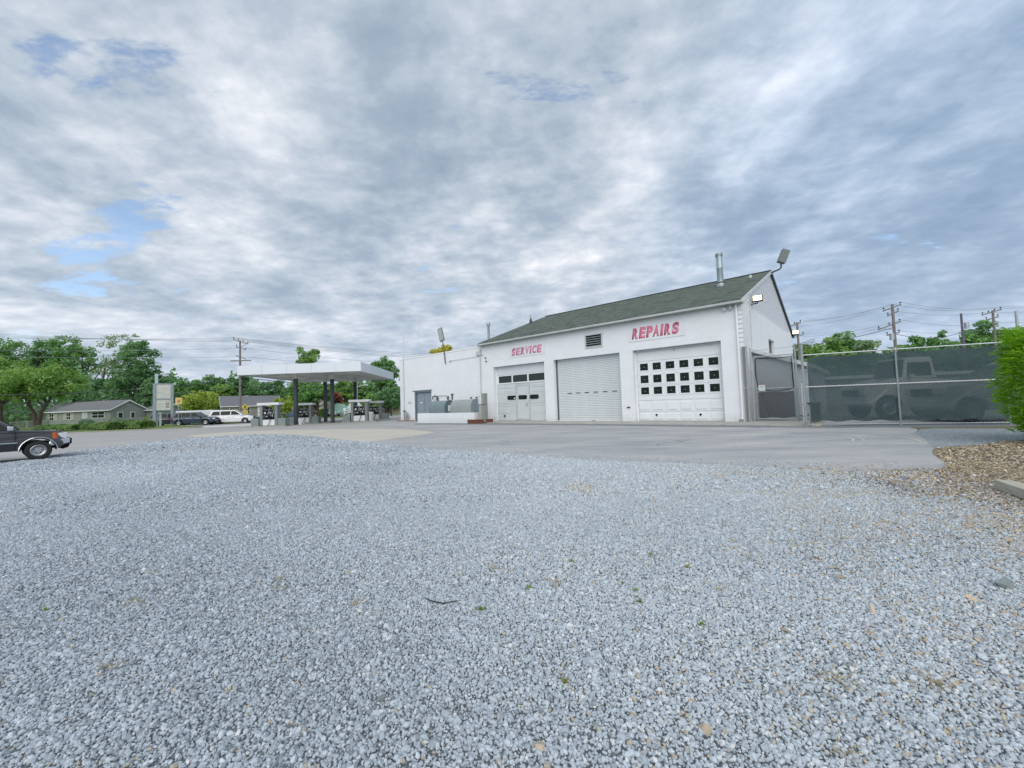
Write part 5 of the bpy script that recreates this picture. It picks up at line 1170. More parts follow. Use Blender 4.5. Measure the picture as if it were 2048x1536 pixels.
# far continuous wood along the horizon
def far_wood():
    rg = np.random.default_rng(99); n = 70000
    a = rg.uniform(-60, 58, n); d = rg.uniform(118, 150, n); u = np.radians(a)
    hgt = 8.5 + 2.2 * np.sin(a * .9) + 1.6 * np.sin(a * 2.7 + 1) + 1.0 * np.sin(a * 7.1); z = rg.uniform(0, 1, n) ** .7 * hgt
    P = np.stack([np.sin(u) * d, np.cos(u) * d, z], 1)
    o = bpy.data.objects.new('far_wood', mesh_quads('far_wood', leaf_cloud(P, np.tile([0, -.5, .7], (n, 1)), .75, rg), LM['dark'])); COL.objects.link(o)
    tag(o, 'distant dark green wood along the horizon behind the houses', 'wood', kind='stuff')
far_wood()
def shrub(label, x, y, w_, h, kind, seed, group='garden shrubs by the houses'):
    rg = np.random.default_rng(seed); t = thing('shrub', label, 'shrub', (x, y, 0), 0, group); n = int(700 * w_)
    d = rg.normal(0, 1, (n, 3)); d /= np.linalg.norm(d, axis=1)[:, None]; r = rg.uniform(.6, 1, n)[:, None] * (1 + .15 * np.sin(d[:, :1] * 7 + seed))
    P = d * r * np.array([w_ / 2, w_ / 2, h / 2]) + np.array([0, 0, h / 2])
    o = bpy.data.objects.new('foliage', mesh_quads('foliage', leaf_cloud(P, d, .2, rg), LM[kind])); COL.objects.link(o); o.parent = t
    MB().tube([(0, 0, 0), (0, 0, h * .6)], .06, 5).build('stem', m_bark, t)
shrub('round green shrub in front of the grey bungalow picture window', -73.0, 70.5, 1.9, 1.3, 'mid', 3)
shrub('grey green shrub beside the bungalow gable wall', -69.8, 72.5, 2.4, 1.3, 'grey', 4)
shrub('dark shrub at the left end of the grey bungalow', -87.5, 67.5, 2.4, 1.6, 'dark', 5)
shrub('bright shrub behind the mint pole of the pylon sign', -57.5, 66.0, 2.6, 1.6, 'light', 6)
shrub('olive shrub right of the taupe bungalow fence', -43.5, 84.5, 2.6, 1.8, 'olive', 7)
shrub('red leaved shrub near the reddish tree', -43.0, 88.5, 2.2, 3.4, 'red', 8)
shrub('olive shrub behind the middle pumps', -38.5, 84, 2.2, 1.6, 'light', 9)

# ================================================================ vehicles
def paint(name, c, rough=0.3): return mat(name, c, rough, coat=0.6, spec=0.5)
def arc(cx_, r, a0, a1, n, cz=0.0): return [(cx_ + r * math.cos(a), cz + r * math.sin(a)) for a in np.linspace(a0, a1, n)]
def make_wheel(parent, x, y, r, wd, side, spokes=5, steel=m_alu):
    """thing > wheel (hub) > tyre, rim"""
    o_ = -1 if side < 0 else 1
    hub = MB().lathe([(.001, 0), (r * .15, 0), (r * .17, -.03 * o_), (r * .1, -.03 * o_ - .01 * o_), (.001, -.045 * o_)] if False else [(.001, .03 * o_), (r * .14, .03 * o_), (r * .17, -.02 * o_)], 14, 'y').build('wheel', steel, parent, smooth=True)
    hub.location = (x, y, r)
    MB().lathe([(r * .56, -wd * .46), (r * .80, -wd * .5), (r * .95, -wd * .46), (r, -wd * .3), (r, wd * .3), (r * .95, wd * .46), (r * .80, wd * .5), (r * .56, wd * .46)], 32, 'y', closed=True).build('tyre', m_rubber, hub, smooth=True)
    MB().lathe([(r * .60, o_ * wd * .47), (r * .57, o_ * wd * .50), (r * .53, o_ * wd * .42), (r * .50, o_ * wd * .20), (r * .40, o_ * wd * .12), (r * .34, o_ * wd * .22), (r * .17, o_ * wd * .24), (.001, o_ * wd * .24)], 28, 'y').build('rim', steel, hub, smooth=True)
    h = MB()
    for k in range(spokes):
        a = 2 * PI * k / spokes + .3
        h.lathe([(.001, o_ * wd * .245), (r * .055, o_ * wd * .245), (r * .055, o_ * wd * .20)], 8, 'y', (r * .255 * math.cos(a), 0, r * .255 * math.sin(a)))
    h.build('wheel_holes', m_black, hub)
    hub.location = (x, y, r)
    return hub

def vehicle(name, label, cat, x, y, head, spec, sc=1.0, group=None, paintm=None, lower=None):
    """spec in metres, x forward, origin at the centre on the ground"""
    L_, W_, r = spec['L'], spec['W'], spec['r']; wf, wr = spec['wf'], spec['wr']; ar = spec.get('ar', r * 1.22); gz = spec.get('gz', .22)
    t = thing(name, label, cat, (x, y, 0.01), head, group, sc)
    top = spec['top']          # list of (x,z) from front bumper top to the rear along the top of the lower body
    bot = [(-L_ / 2 + .05, gz + .12)] + [(wr - ar, gz)] + arc(wr, ar, PI, 0, 12, r)[0:] + [(wr + ar, gz), (wf - ar, gz)] + arc(wf, ar, PI, 0, 12, r) + [(wf + ar, gz), (L_ / 2 - .05, gz + .14)]
    bot = [(a, max(b, gz)) for a, b in bot]
    poly = bot + top
    b = MB().prism(poly, -W_ / 2, W_ / 2)
    me = b.mesh('body', paintm); bm = bmesh.new(); bm.from_mesh(me)
    for v_ in bm.verts:      # plan taper at both ends and slight tumblehome
        u = abs(v_.co.x) / (L_ / 2)
        if u > .78: v_.co.y *= 1 - spec.get('taper', .13) * ((u - .78) / .22) ** 2
        if v_.co.z > spec['belt'] * .8: v_.co.y *= 1 - .04 * (v_.co.z - spec['belt'] * .8) / .3
    bm.to_mesh(me); bm.free()
    bo = bpy.data.objects.new('body', me); COL.objects.link(bo); bo.parent = t
    bv = bo.modifiers.new('bevel', 'BEVEL'); bv.width = spec.get('bev', .05); bv.segments = 3; bv.limit_method = 'ANGLE'; bv.angle_limit = R_(50)
    MB().box(wr - ar + .05, wf + ar - .05, -W_ / 2 + .22, W_ / 2 - .22, gz + .02, r * 1.9).build('underbody', m_black, t)
    if lower:
        MB().box(wr + ar + .02, wf - ar - .02, -W_ / 2 - .008, W_ / 2 + .008, gz + .02, lower[0]).build('lower_trim', lower[1], t)
    # cabin
    g = spec['cab']            # (x_rear_base, x_rear_top, x_front_top, x_front_base, z_base, z_top)
    rb, rt, ft, fb, z0, z1 = g; ins_ = spec.get('tumble', .17); w0 = W_ / 2 - .07; w1 = w0 - ins_
    def wy(z): return w0 + (w1 - w0) * (z - z0) / (z1 - z0)
    V = [(rb, -w0, z0 - .03), (fb, -w0, z0 - .03), (ft, -w1, z1), (rt, -w1, z1), (rb, w0, z0 - .03), (fb, w0, z0 - .03), (ft, w1, z1), (rt, w1, z1)]
    c = MB().add(V, [(0, 1, 2, 3), (4, 7, 6, 5), (1, 5, 6, 2), (0, 3, 7, 4), (2, 6, 7, 3), (0, 4, 5, 1)]).build('cabin', paintm, t, bevel=.06)
    for s in (-1, 1):
        for q in spec['win']:
            MB().add([(p[0], s * (wy(p[1]) + .012), p[1]) for p in q] + [(p[0], s * (wy(p[1]) - .02), p[1]) for p in q],
                     [tuple(range(len(q))), tuple(range(2 * len(q) - 1, len(q) - 1, -1))] + [(i, (i + 1) % len(q), (i + 1) % len(q) + len(q), i + len(q)) for i in range(len(q))]).build('side_window', spec.get('glass', m_glass), t)
    def pane(nm, xb, xt, k):
        a, b_ = .10, .08; dx = .012 * k
        P = lambda f, s: (xb + (xt - xb) * f + dx, s * (w0 + (w1 - w0) * f - .09), z0 + (z1 - z0) * f + .012)
        q = [P(.06, -1), P(.06, 1), P(.90, 1), P(.90, -1)]
        MB().add(q + [(p[0] - .03 * k, p[1], p[2] - .03) for p in q], [(0, 1, 2, 3), (7, 6, 5, 4), (0, 4, 5, 1), (1, 5, 6, 2), (2, 6, 7, 3), (3, 7, 4, 0)]).build(nm, m_glass, t)
    pane('windscreen', fb, ft, 1); pane('rear_window', rb, rt, -1)
    for s in (-1, 1):
        make_wheel(t, wf, s * (W_ / 2 - .13), r, .24, s, spec.get('sp', 5)); make_wheel(t, wr, s * (W_ / 2 - .13), r, .24, s, spec.get('sp', 5))
        mx = fb - .28
        MB().box(mx - .08, mx + .08, s * (w0 + .06), s * (w0 + .25), z0 + .0, z0 + .17).build('wing_mirror', spec.get('mir', paintm), t, bevel=.03)
        MB().box(L_ / 2 - .30, L_ / 2 + .004, s * (W_ / 2 - .42), s * (W_ / 2 - spec.get('lin', .07)), spec['lamp'][0], spec['lamp'][1]).build('headlight', m_siding, t, bevel=.02)
        MB().box(-L_ / 2 - .004, -L_ / 2 + .2, s * (W_ / 2 - .3), s * (W_ / 2 - .08), spec['lamp'][0] + .05, spec['lamp'][1] + .12).build('tail_light', m_redl, t, bevel=.02)
        for q in spec.get('dh', (.15,)): MB().box(q - .1, q + .1, s * (W_ / 2 - .005), s * (W_ / 2 + .03), spec['belt'] - .17, spec['belt'] - .13).build('door_handle', spec.get('mir', paintm), t)
    MB().box(L_ / 2 - .06, L_ / 2 + .012, -W_ / 2 + .45, W_ / 2 - .45, spec['lamp'][0] - .05, spec['lamp'][1]).build('grille', m_black, t)
    return t
m_redl = mat('red_lamp', (0.25, 0.02, 0.015), .3); m_amber = mat('amber_lamp', (0.55, 0.13, 0.03), .3)
PICK = dict(taper=.035, lin=.028, L=5.5, W=1.96, r=.37, wf=1.98, wr=-1.68, ar=.50, gz=.40, belt=1.16, bev=.045,
    top=[(2.68, .62), (2.68, 1.05), (2.56, 1.10), (2.1, 1.14), (1.6, 1.17), (1.5, 1.19), (-2.70, 1.20), (-2.72, .6)],
    cab=(-.88, -.72, .76, 1.54, 1.19, 1.80), win=[[(-.66, 1.23), (1.30, 1.23), (.72, 1.72), (-.6, 1.72)]], lamp=(.80, 1.03), glass=m_glass2, dh=(-.4,), mir=m_chrome)
mp_pick = paint('gunmetal_purple_paint', (0.055, 0.055, 0.066), .25)
hd = R_(52)
xfw = Vector((-16.46, 14.42)); hv = Vector((math.cos(hd), math.sin(hd))); rv = Vector((math.sin(hd), -math.cos(hd)))
ctr = xfw - hv * .08 - (hv * 1.98 + rv * (.98 - .02)) * .88
pk = vehicle('pickup_truck', 'dark gunmetal pickup truck with black lower body and bright arch trim at the left edge', 'pickup truck', ctr.x, ctr.y, hd, PICK, .88, paintm=mp_pick, lower=(.70, mat('black_lower_paint', (0.014, 0.016, 0.022), .35, coat=.4)))
for s in (-1, 1):
    yy = s * .985
    for wx in (1.98, -1.68):
        a = arc(wx, .505, PI * 1.0, .02, 20, .38); MB().tube([(p[0], s * (.977 - .03 * max(0, (p[0] - 2.14) / .6) ** 2), p[1]) for p in a], .015, 6).build('arch_trim', m_chrome, pk, smooth=True)
    for wx in (1.98, -1.68): MB().prism(arc(wx, .493, PI, 0, 14, .37) + arc(wx, .46, 0, PI, 14, .37), s * .60, s * .965).build('wheel_well', m_black, pk)
    MB().box(-1.16, 1.44, s * .975, s * 1.0, .70, .735).build('side_trim', m_chrome, pk)
    MB().box(2.34, 2.45, s * .90, s * .976, .80, 1.05).build('side_marker', m_amber, pk, bevel=.01)
    MB().box(2.455, 2.49, s * .87, s * .968, .80, 1.03).build('side_marker', m_amber, pk, bevel=.01)
    MB().box(1.38, 1.392, s * .95, s * .983, .72, 1.17).build('door_gap', m_black, pk)
    MB().box(1.38, 1.392, s * .95, s * .99, .46, .70).build('door_gap', m_black, pk)
MB().prism([(2.24, .60), (2.30, .78), (2.76, .80), (2.84, .76), (2.82, .60), (2.6, .54), (2.3, .52)], -.96, .96).build('front_bumper', m_chrome, pk, bevel=.03)
MB().box(2.78, 2.90, -.75, .75, .56, .78).build('bumper_guard', m_black, pk); MB().prism([(2.3, .53), (2.85, .55), (2.8, .42), (2.65, .36), (2.4, .46)], -.8, .8).build('air_dam', m_black, pk)
MB().box(-2.95, -2.74, -.95, .95, .5, .72).build('rear_bumper', m_chrome, pk)
MB().box(-2.6, -.95, -.82, .82, .8, 1.206).build('cargo_bed_floor', m_black, pk)

SUV = dict(L=4.9, W=1.92, r=.36, wf=1.45, wr=-1.45, gz=.28, belt=1.12, bev=.07,
    top=[(2.44, .55), (2.40, .86), (2.15, 1.02), (1.1, 1.10), (-2.35, 1.14), (-2.44, .95), (-2.42, .5)],
    cab=(-2.28, -1.9, .35, 1.12, 1.10, 1.70), win=[[(-2.0, 1.16), (-1.25, 1.16), (-1.28, 1.58), (-1.75, 1.58)], [(-1.15, 1.16), (-.25, 1.16), (-.25, 1.61), (-1.15, 1.61)], [(-.15, 1.16), (.82, 1.16), (.32, 1.61), (-.15, 1.61)]], lamp=(.76, .92), dh=(-.9, .1))
VAN = dict(L=5.05, W=1.95, r=.33, wf=1.62, wr=-1.4, gz=.24, belt=1.05, bev=.09,
    top=[(2.50, .5), (2.46, .78), (2.05, 1.0), (1.35, 1.10), (-2.40, 1.08), (-2.52, .9), (-2.48, .45)],
    cab=(-2.42, -2.05, .45, 1.55, 1.06, 1.76), win=[[(-2.1, 1.14), (-1.15, 1.14), (-1.15, 1.62), (-1.88, 1.60)], [(-1.06, 1.14), (-.02, 1.14), (-.02, 1.64), (-1.06, 1.63)], [(.07, 1.14), (1.12, 1.14), (.50, 1.62), (.07, 1.64)]], lamp=(.68, .88), dh=(-.2, .3), tumble=.2)
SED = dict(L=4.7, W=1.82, r=.33, wf=1.42, wr=-1.38, gz=.24, belt=.98, bev=.07,
    top=[(2.34, .5), (2.28, .72), (1.9, .88), (1.0, .96), (-1.9, 1.0), (-2.3, .95), (-2.35, .5)],
    cab=(-1.75, -1.1, .15, 1.05, .96, 1.42), win=[[(-1.4, 1.0), (-.5, 1.0), (-.5, 1.36), (-.98, 1.36)], [(-.42, 1.0), (.72, 1.0), (.1, 1.36), (-.42, 1.36)]], lamp=(.6, .75), dh=(-.7, .1))
hd2 = R_(26)
vehicle('suv', 'dark navy blue suv on the street just right of the pylon sign', 'car', -40.2, 52.2, R_(16), SUV, .98, paintm=paint('navy_paint', (0.012, 0.03, 0.06)), group='cars driving on the street')
vehicle('suv', 'second dark suv partly hidden behind the navy suv and the pylon sign', 'car', -44.2, 53.4, R_(20), SUV, .98, paintm=paint('navy_black_paint', (0.014, 0.02, 0.035)), group='cars driving on the street')
vehicle('minivan', 'white minivan on the street in front of the taupe bungalow', 'minivan', -37.4, 54.9, R_(22), VAN, 1.02, paintm=paint('white_car_paint', (0.74, 0.75, 0.76)), group='cars driving on the street')
t = thing('box_trailer', 'low white box trailer body showing above the navy suv', 'trailer', (-45.6, 60.0, 0), R_(10))
MB().box(-2.6, 2.2, -1, 1, .55, 1.95).build('box', m_siding, t, bevel=.12); MB().prism([(2.2, .6), (3.0, .6), (2.9, 1.2), (2.2, 1.9)], -.9, .9).build('cab', m_siding, t)
for xx in (-1.6, 2.2): make_wheel(t, xx, -.9, .33, .2, -1)
vehicle('sedan', 'blue sedan parked right of the taupe bungalow behind the left pumps', 'car', -46.8, 87.5, R_(5), SED, 1.1, paintm=paint('blue_car_paint', (0.03, 0.08, 0.2)), group='parked cars beyond the pumps')
vehicle('sedan', 'black car parked between the middle canopy columns', 'car', -38.8, 86.5, R_(80), SED, 1.15, paintm=paint('black_car_paint', (0.012, 0.014, 0.018)), group='parked cars beyond the pumps')
vehicle('sedan', 'white car seen between the two right fuel pumps', 'car', -24.2, 69.0, R_(70), SED, 1.0, paintm=paint('silver_white_paint', (0.62, 0.64, 0.67)), group='parked cars beyond the pumps')
m_cov = mat('turquoise_cover', (0.30, 0.50, 0.46), .6, var=.12)
def cover(label, x, y, w_, h, m, seed, grp='covered boats in the yard beyond the pumps'):
    r = random.Random(seed); t = thing('covered_boat', label, 'boat cover', (x, y, 0), R_(10), grp)
    prof = [(-w_ / 2, .5), (-w_ / 2 * .96, h * .6), (-w_ * .3, h * .9), (0, h), (w_ * .3, h * .86), (w_ / 2, h * .5), (w_ / 2 * 1.02, .5)]
    MB().prism([(a, b + r.uniform(-.05, .05)) for a, b in prof], -1.1, 1.1).build('cover', m, t, bevel=.15)
    MB().box(-w_ * .4, w_ * .4, -.6, .6, .35, .5).box(-.5, -.1, -1.0, 1.0, 0, .5).build('trailer', m_trimdark, t)
cover('turquoise covered boat left of the front right pump', -35.6, 84.5, 3.8, 2.7, m_cov, 1)
cover('white covered boat right beside the turquoise one', -32.6, 85.5, 3.2, 2.9, m_siding, 2)
cover('pale green covered boat by the black car', -38.0, 88.5, 2.4, 2.6, m_cov, 3)
t = thing('debris_pile', 'tangled pile of white scrap panels below the covered boats', 'scrap pile', (-33.5, 80.5, 0))
r = random.Random(4)
for k in range(9): MB().bar((r.uniform(-1.7, 1.5), r.uniform(-.6, .6), r.uniform(.3, .7)), (r.uniform(-1.5, 1.7), r.uniform(-.6, .6), r.uniform(.8, 1.7)), .4, .06).build('panel', [m_siding, m_gutter, m_cov][k % 3], t)

# ================================================================ screened yard fence
FD = Vector((.919, -.394, 0)).normalized(); F0 = Vector((12.25, 17.3, 0)); FN = Vector((-FD.y, FD.x, 0))  # FN points away from the camera
ft_ = thing('screened_fence', 'tall chain link fence with dark green privacy screen beside the garage', 'fence', F0, math.atan2(FD.y, FD.x))
SPN, NS, FH = 3.06, 4, 3.0
for k in range(NS + 1):
    p = MB().tube([(k * SPN, 0, -.05), (k * SPN, 0, FH - .02 if k else 3.45)], .032 if k else .05, 10).build('post', m_screenpost, ft_, smooth=True)
    if k: MB().lathe([(.055, FH - .03), (.05, FH + .05), (.001, FH + .08)], 10, 'z', (k * SPN, 0, 0)).build('post_cap', m_steel, p, smooth=True)
MB().tube([(0, 0, FH + .0), (NS * SPN, 0, FH + .0)], .028, 8).build('top_rail', m_steel, ft_, smooth=True)
MB().tube([(0, 0, 1.66), (NS * SPN, 0, 1.66)], .026, 8).build('mid_rail', m_gutter, ft_, smooth=True)
MB().tube([(0, 0, .10), (NS * SPN, 0, .10)], .012, 6).build('bottom_wire', m_steel, ft_)
def wires(mb, x0, x1, z0, z1, s, y, r):
    h = z1 - z0; k = x0 - h
    while k < x1:
        for d in (1, -1):
            a, b = (k, k + h); za, zb_ = (z0, z1) if d > 0 else (z1, z0)
            ca, cb_ = max(a, x0), min(b, x1)
            if cb_ - ca > .02:
                f = lambda q: za + (zb_ - za) * (q - a) / (b - a)
                mb.tube([(ca, y + d * .004, f(ca)), (cb_, y + d * .004, f(cb_))], r, 3, cap=False)
        k += s
mb = MB(); wires(mb, 0, NS * SPN, .06, FH, .118, -.045, .0016); tag(mb.build('chain_link', m_steel, ft_, fix=False), kind='stuff')
def screen(parent, x0, x1, z0, z1, m, y=.02, amp=.02, seed=0, name='privacy_screen', nx=70, nz=24, hem=.05):
    V = []; Fc = []
    for i in range(nx + 1):
        for j in range(nz + 1):
            u, q = x0 + (x1 - x0) * i / nx, j / nz
            edge = (hem * (.5 + .5 * math.sin(u * 5 + seed)) * (1 if j == nz else 0)) + (.03 * math.sin(u * 7) if j == 0 else 0)
            V.append((u, y + amp * (math.sin(u * 3.1 + q * 4 + seed) + .6 * math.sin(u * 1.3 - q * 9) + .5 * math.sin(q * 16 + u * .8) + .5 * math.sin(u * 11 + 3 * math.sin(q * 5)) * q), z0 + (z1 - z0) * q - edge))
    for i in range(nx):
        for j in range(nz): a = i * (nz + 1) + j; Fc.append((a, a + nz + 1, a + nz + 2, a + 1))
    return MB().add(V, Fc).build(name, m, parent, smooth=True, fix=False)
screen(ft_, .18, NS * SPN, .22, FH - .08, m_screen, .05, .022)
# gate
gt = bthing('chain_link_gate', 'chain link gate with pale and black cloth panels between the garage corner and the fence', 'gate', .34, .5, 0)
GW_, GB, GTp = 1.68, .17, 3.38
for a, b in (((0, 0, GB), (0, 0, GTp)), ((GW_, 0, GB), (GW_, 0, GTp)), ((0, 0, GTp), (GW_, 0, GTp)), ((0, 0, GB), (GW_, 0, GB)), ((0, 0, 1.72), (GW_, 0, 1.72))):
    MB().tube([a, b], .026, 8).build('frame_tube', m_steel, gt, smooth=True)
mb = MB(); wires(mb, 0, GW_, GB, GTp, .10, -.03, .0021); tag(mb.build('chain_link', m_steel, gt, fix=False), kind='stuff')
screen(gt, .05, GW_ - .05, 1.62, GTp - .06, m_screen_l, .03, .012, 1, 'pale_cloth', 20, 10)
screen(gt, .08, GW_ - .04, GB + .05, 1.56, m_screen_d, .035, .012, 2, 'black_cloth', 20, 10)
MB().tube([(.05, -.045, GTp - .08), (.04, -.045, 2.4), (.10, -.045, 1.85), (.45, -.045, 1.62), (1.0, -.045, 1.56), (1.45, -.045, 1.62), (GW_ - .04, -.045, 1.72), (GW_ - .05, -.045, 2.4), (GW_ - .06, -.045, GTp - .10), (1.2, -.045, GTp - .15), (.6, -.045, GTp - .11), (.05, -.045, GTp - .08)], .022, 6).build('black_hem', m_black, gt, smooth=True)
MB().box(.13, .43, -.07, -.05, 1.60, 1.92).build('notice_plate', m_offw, gt); MB().box(.13, .43, -.075, -.071, 1.92, 1.95).build('notice_edge', m_redl, gt); MB().box(.22, .34, -.078, -.071, 1.78, 1.86).build('notice_mark', m_ghost, gt)
for a, b in (((.1, .12, 1.7), (.55, .12, .25)), ((.2, .12, 1.65), (.75, .12, .2))): MB().tube([a, b], .012, 5).build('brace_cable', m_rust, gt)
for nm, lb, x0, y0, h, rr, mm in (('gate_post', 'dark grey square post standing against the garage corner', -.0, -.08, 3.92, .05, m_bluegrey_d), ('gate_post', 'slim galvanised hinge post on the left of the gate', .20, .42, 3.85, .038, m_steel), ('gate_post', 'galvanised latch post on the right of the gate', 2.12, .5, 3.75, .045, m_screenpost), ('gate_post', 'short white bollard post between gate and fence', 2.38, .1, 1.9, .07, m_siding)):
    t = bthing(nm, lb, 'post', x0, y0, 0, 'posts around the side gate')
    if mm is m_bluegrey_d: MB().box(-.05, .05, -.05, .05, 0, h).build('shaft', mm, t)
    else: MB().tube([(0, 0, 0), (0, 0, h)], rr, 10).build('shaft', mm, t, smooth=True)
    MB().box(-rr - .01, rr + .01, -rr - .01, rr + .01, h * .45, h * .45 + .05).build('clamp', m_steel, t)
t = bthing('barbed_wire_arm', 'spiky barbed wire strands over the gate latch post', 'barbed wire', 2.12, .5, 3.7)
for k in range(4): MB().tube([(0, 0, -k * .12), (.35, -.25, .15 - k * .1), (.9, -.9, .22 - k * .08)], .009, 4).build('strand', m_trimdark, t)
for k in range(5): MB().bar((.1 + k * .16, -.06 - k * .16, .02), (.16 + k * .16, -.1 - k * .16, .14), .01).build('barb', m_trimdark, t)
MB().tube([(-1.9, 0, .0), (0, 0, .05)], .008, 4).build('strand', m_steel, t)
t = thing('block_pillar', 'short pale stone pillar with a dark cap at the left end of the screened fence', 'pillar', F0 + FD * .38 + FN * .35 + Vector((0, 0, 0)), math.atan2(FD.y, FD.x))
MB().box(-.16, .18, -.16, .16, -.02, .92).build('shaft', mat('speckled_stone', (0.46, 0.42, 0.34), .9, var=.3, vscale=14), t); MB().box(-.2, .22, -.2, .2, .925, 1.0).build('cap', m_trimdark, t)
MB().tube([(.03, 0, 1.0), (-.12, .1, 2.75)], .03, 6).build('pole', m_gutter, t); MB().box(-.35, .12, .05, .12, 2.35, 2.42).build('crossbar', m_gutter, t)
t = thing('gate_latch', 'rusty chain and latch hardware between the gate and the fence post', 'latch', bw(2.2, .3, .32), BROT)
MB().tube([(0, 0, 0), (.2, -.3, -.02), (.5, -.6, .12)], .025, 6).build('chain', m_black, t); MB().tube([(-.05, 0, -.18), (.6, -.5, -.16)], .022, 6).build('bar', m_rust, t)

# vehicles standing behind the screen
TRK = dict(L=5.2, W=2.0, r=.52, wf=1.55, wr=-1.5, ar=.64, gz=.62, belt=1.7, bev=.06,
    top=[(2.50, .9), (2.48, 1.55), (2.3, 1.72), (1.0, 1.98), (.8, 2.0), (-2.5, 1.75), (-2.55, .9)],
    cab=(-.75, -.62, .55, .80, 1.95, 2.95), win=[[(-.5, 2.05), (.62, 2.05), (.50, 2.7), (-.5, 2.7)]], lamp=(1.2, 1.45), dh=(-.3,), tumble=.08)
m_pale = paint('pale_body_paint', (0.70, 0.71, 0.70))
vehicle('utility_truck', 'tall pale truck with big wheels and boxy cab behind the green fence screen', 'truck', 19.6, 20.6, R_(180 - 4), TRK, 1.0, paintm=m_pale, group='vehicles behind the screened fence')
PK2 = dict(L=5.8, W=2.0, r=.42, wf=1.9, wr=-1.8, ar=.55, gz=.45, belt=1.55, bev=.06,
    top=[(2.86, .8), (2.82, 1.25), (2.6, 1.45), (1.4, 1.60), (1.1, 1.62), (-2.8, 1.6), (-2.85, .8)],
    cab=(-1.6, -1.3, .0, 1.15, 1.60, 2.30), win=[[(-1.15, 1.66), (-.25, 1.66), (-.25, 2.18), (-1.1, 2.18)], [(-.15, 1.66), (.82, 1.66), (.02, 2.18), (-.15, 2.18)]], lamp=(1.1, 1.35), dh=(-.5, .3))
vehicle('pickup_truck', 'pale crew cab pickup behind the green fence screen nearest the laurel bush', 'pickup truck', 20.6, 17.2, R_(180 - 12), PK2, 1.04, paintm=paint('silver_body_paint', (0.55, 0.56, 0.56)), group='vehicles behind the screened fence')
t = thing('shed', 'long low dark storage shed at the back of the screened yard', 'shed', (19, 30, 0), R_(-18))
MB().box(-4, 22, 0, 5, 0, 2.3).build('wall', m_h1, t); MB().box(-4.3, 22.3, -.4, 5.3, 2.3, 2.5).build('roof', m_gutter, t)

# ================================================================ utility poles and wires
def arm(parent, a, b, nins=4, ins_h=.28, m=m_pole, w_=.11):
    a = Vector(a); b = Vector(b); ar_ = MB().bar(a, b, w_, w_ * 1.1).build('crossarm', m, parent)
    for k in range(nins):
        p = a.lerp(b, .03 + .94 * k / max(1, nins - 1)); MB().lathe([(.03, 0), (.03, ins_h * .5), (.075, ins_h * .55), (.075, ins_h), (.001, ins_h)], 8, 'z', p + Vector((0, 0, .05))).build('insulator', m_trimdark, ar_, smooth=True)
PL = Vector((-39.68, 60, 0))
t = thing('utility_pole', 'weathered wooden utility pole with four crossarms left of the canopy', 'utility pole', PL, 0, 'utility poles')
MB().tube([(0, 0, -.3), (0, 0, 12.0)], [.19, .12], 10).build('pole', m_pole, t, smooth=True)
for a, b, n_ in (((-1.0, 0, 12.2), (1.12, .1, 11.45), 4), ((-.55, 0, 11.05), (.8, .1, 10.6), 2), ((-.6, 0, 9.8), (.8, .1, 9.24), 0)): arm(t, a, b, n_)
arm(t, (-1.3, -.15, 9.0), (1.65, -.15, 9.0), 0, m=m_pole, w_=.14); MB().bar((0, 0, 10.9), (.9, .08, 11.5), .05).build('brace', m_pole, t)
def rpole(label, x, y, h, arms, m, r_=.16, box=None):
    t = thing('utility_pole', label, 'utility pole', (x, y, 0), 0, 'utility poles')
    MB().tube([(0, 0, -.3), (0, 0, h)], [r_, r_ * .72], 10).build('pole', m, t, smooth=True)
    for a, b, n_ in arms: arm(t, a, b, n_, m=m_pole)
    if box: MB().lathe([(.001, 0), (.22, 0), (.22, .7), (.001, .7)], 12, 'z', box).build('transformer', m_steel, t, smooth=True)
    return t
rpole('utility pole close behind the far end of the garage gable', 35.1, 50, 10.1, [((-1.1, 0, 9.55), (.75, .4, 10.15), 3), ((-.5, 0, 8.4), (.9, .3, 8.6), 2)], m_pole)
rpole('tall utility pole with four sets of crossarms above the left part of the fence', 42.2, 45, 10.85, [((-1.05, 0, 10.15), (1.15, .2, 10.85), 3), ((-.6, 0, 9.6), (.8, .2, 10.1), 2), ((-1.75, 0, 8.1), (.95, .2, 8.95), 3), ((-.85, 0, 7.45), (.75, .2, 7.75), 2)], m_pole, .17, (-.5, -.2, 6.9))
rpole('bare purplish pole with a small grey transformer', 55.2, 50, 10.5, [], m_pole2, .15, (.35, -.2, 8.6))
rpole('utility pole with two crossarms rising above the laurel bush', 59.1, 50, 10.75, [((-1.35, 0, 10.2), (1.3, .2, 10.85), 4), ((-.9, 0, 9.6), (.85, .2, 9.95), 2)], m_pole)
rpole('short grey post top showing beside the rightmost tree', 44.6, 36, 8.0, [], m_steel, .14)
def wire(label, a, b, sag, r_=.02, m=m_wire, grp='overhead cables'):
    a, b = Vector(a), Vector(b); pts = []
    for k in range(25):
        f = k / 24; p = a.lerp(b, f); p.z -= sag * 4 * f * (1 - f); pts.append(p)
    o = MB().tube(pts, r_, 4, cap=False).build('power_line', m, None, fix=False); tag(o, label, 'power line', grp)
P0 = PL
ORD = ['uppermost', 'second', 'third', 'fourth', 'lowest']
for k, (dx, z) in enumerate(((-1.0, 12.45), (-.3, 12.25), (.4, 12.0), (1.1, 11.75))):
    wire('%s ' % ORD[k] + 'thin upper cable from the left utility pole to the left picture edge', P0 + Vector((dx, 0, z)), (-112 + dx * 4, 48, 16.0 + k * .5), 1.2, .018, m_wire_l)
    wire('%s ' % ORD[k] + 'thin upper cable from the left utility pole over the canopy to the right', P0 + Vector((dx, 0, z)), (25 + dx * 4, 150, 20 - k), 2.2, .025, m_wire_l)
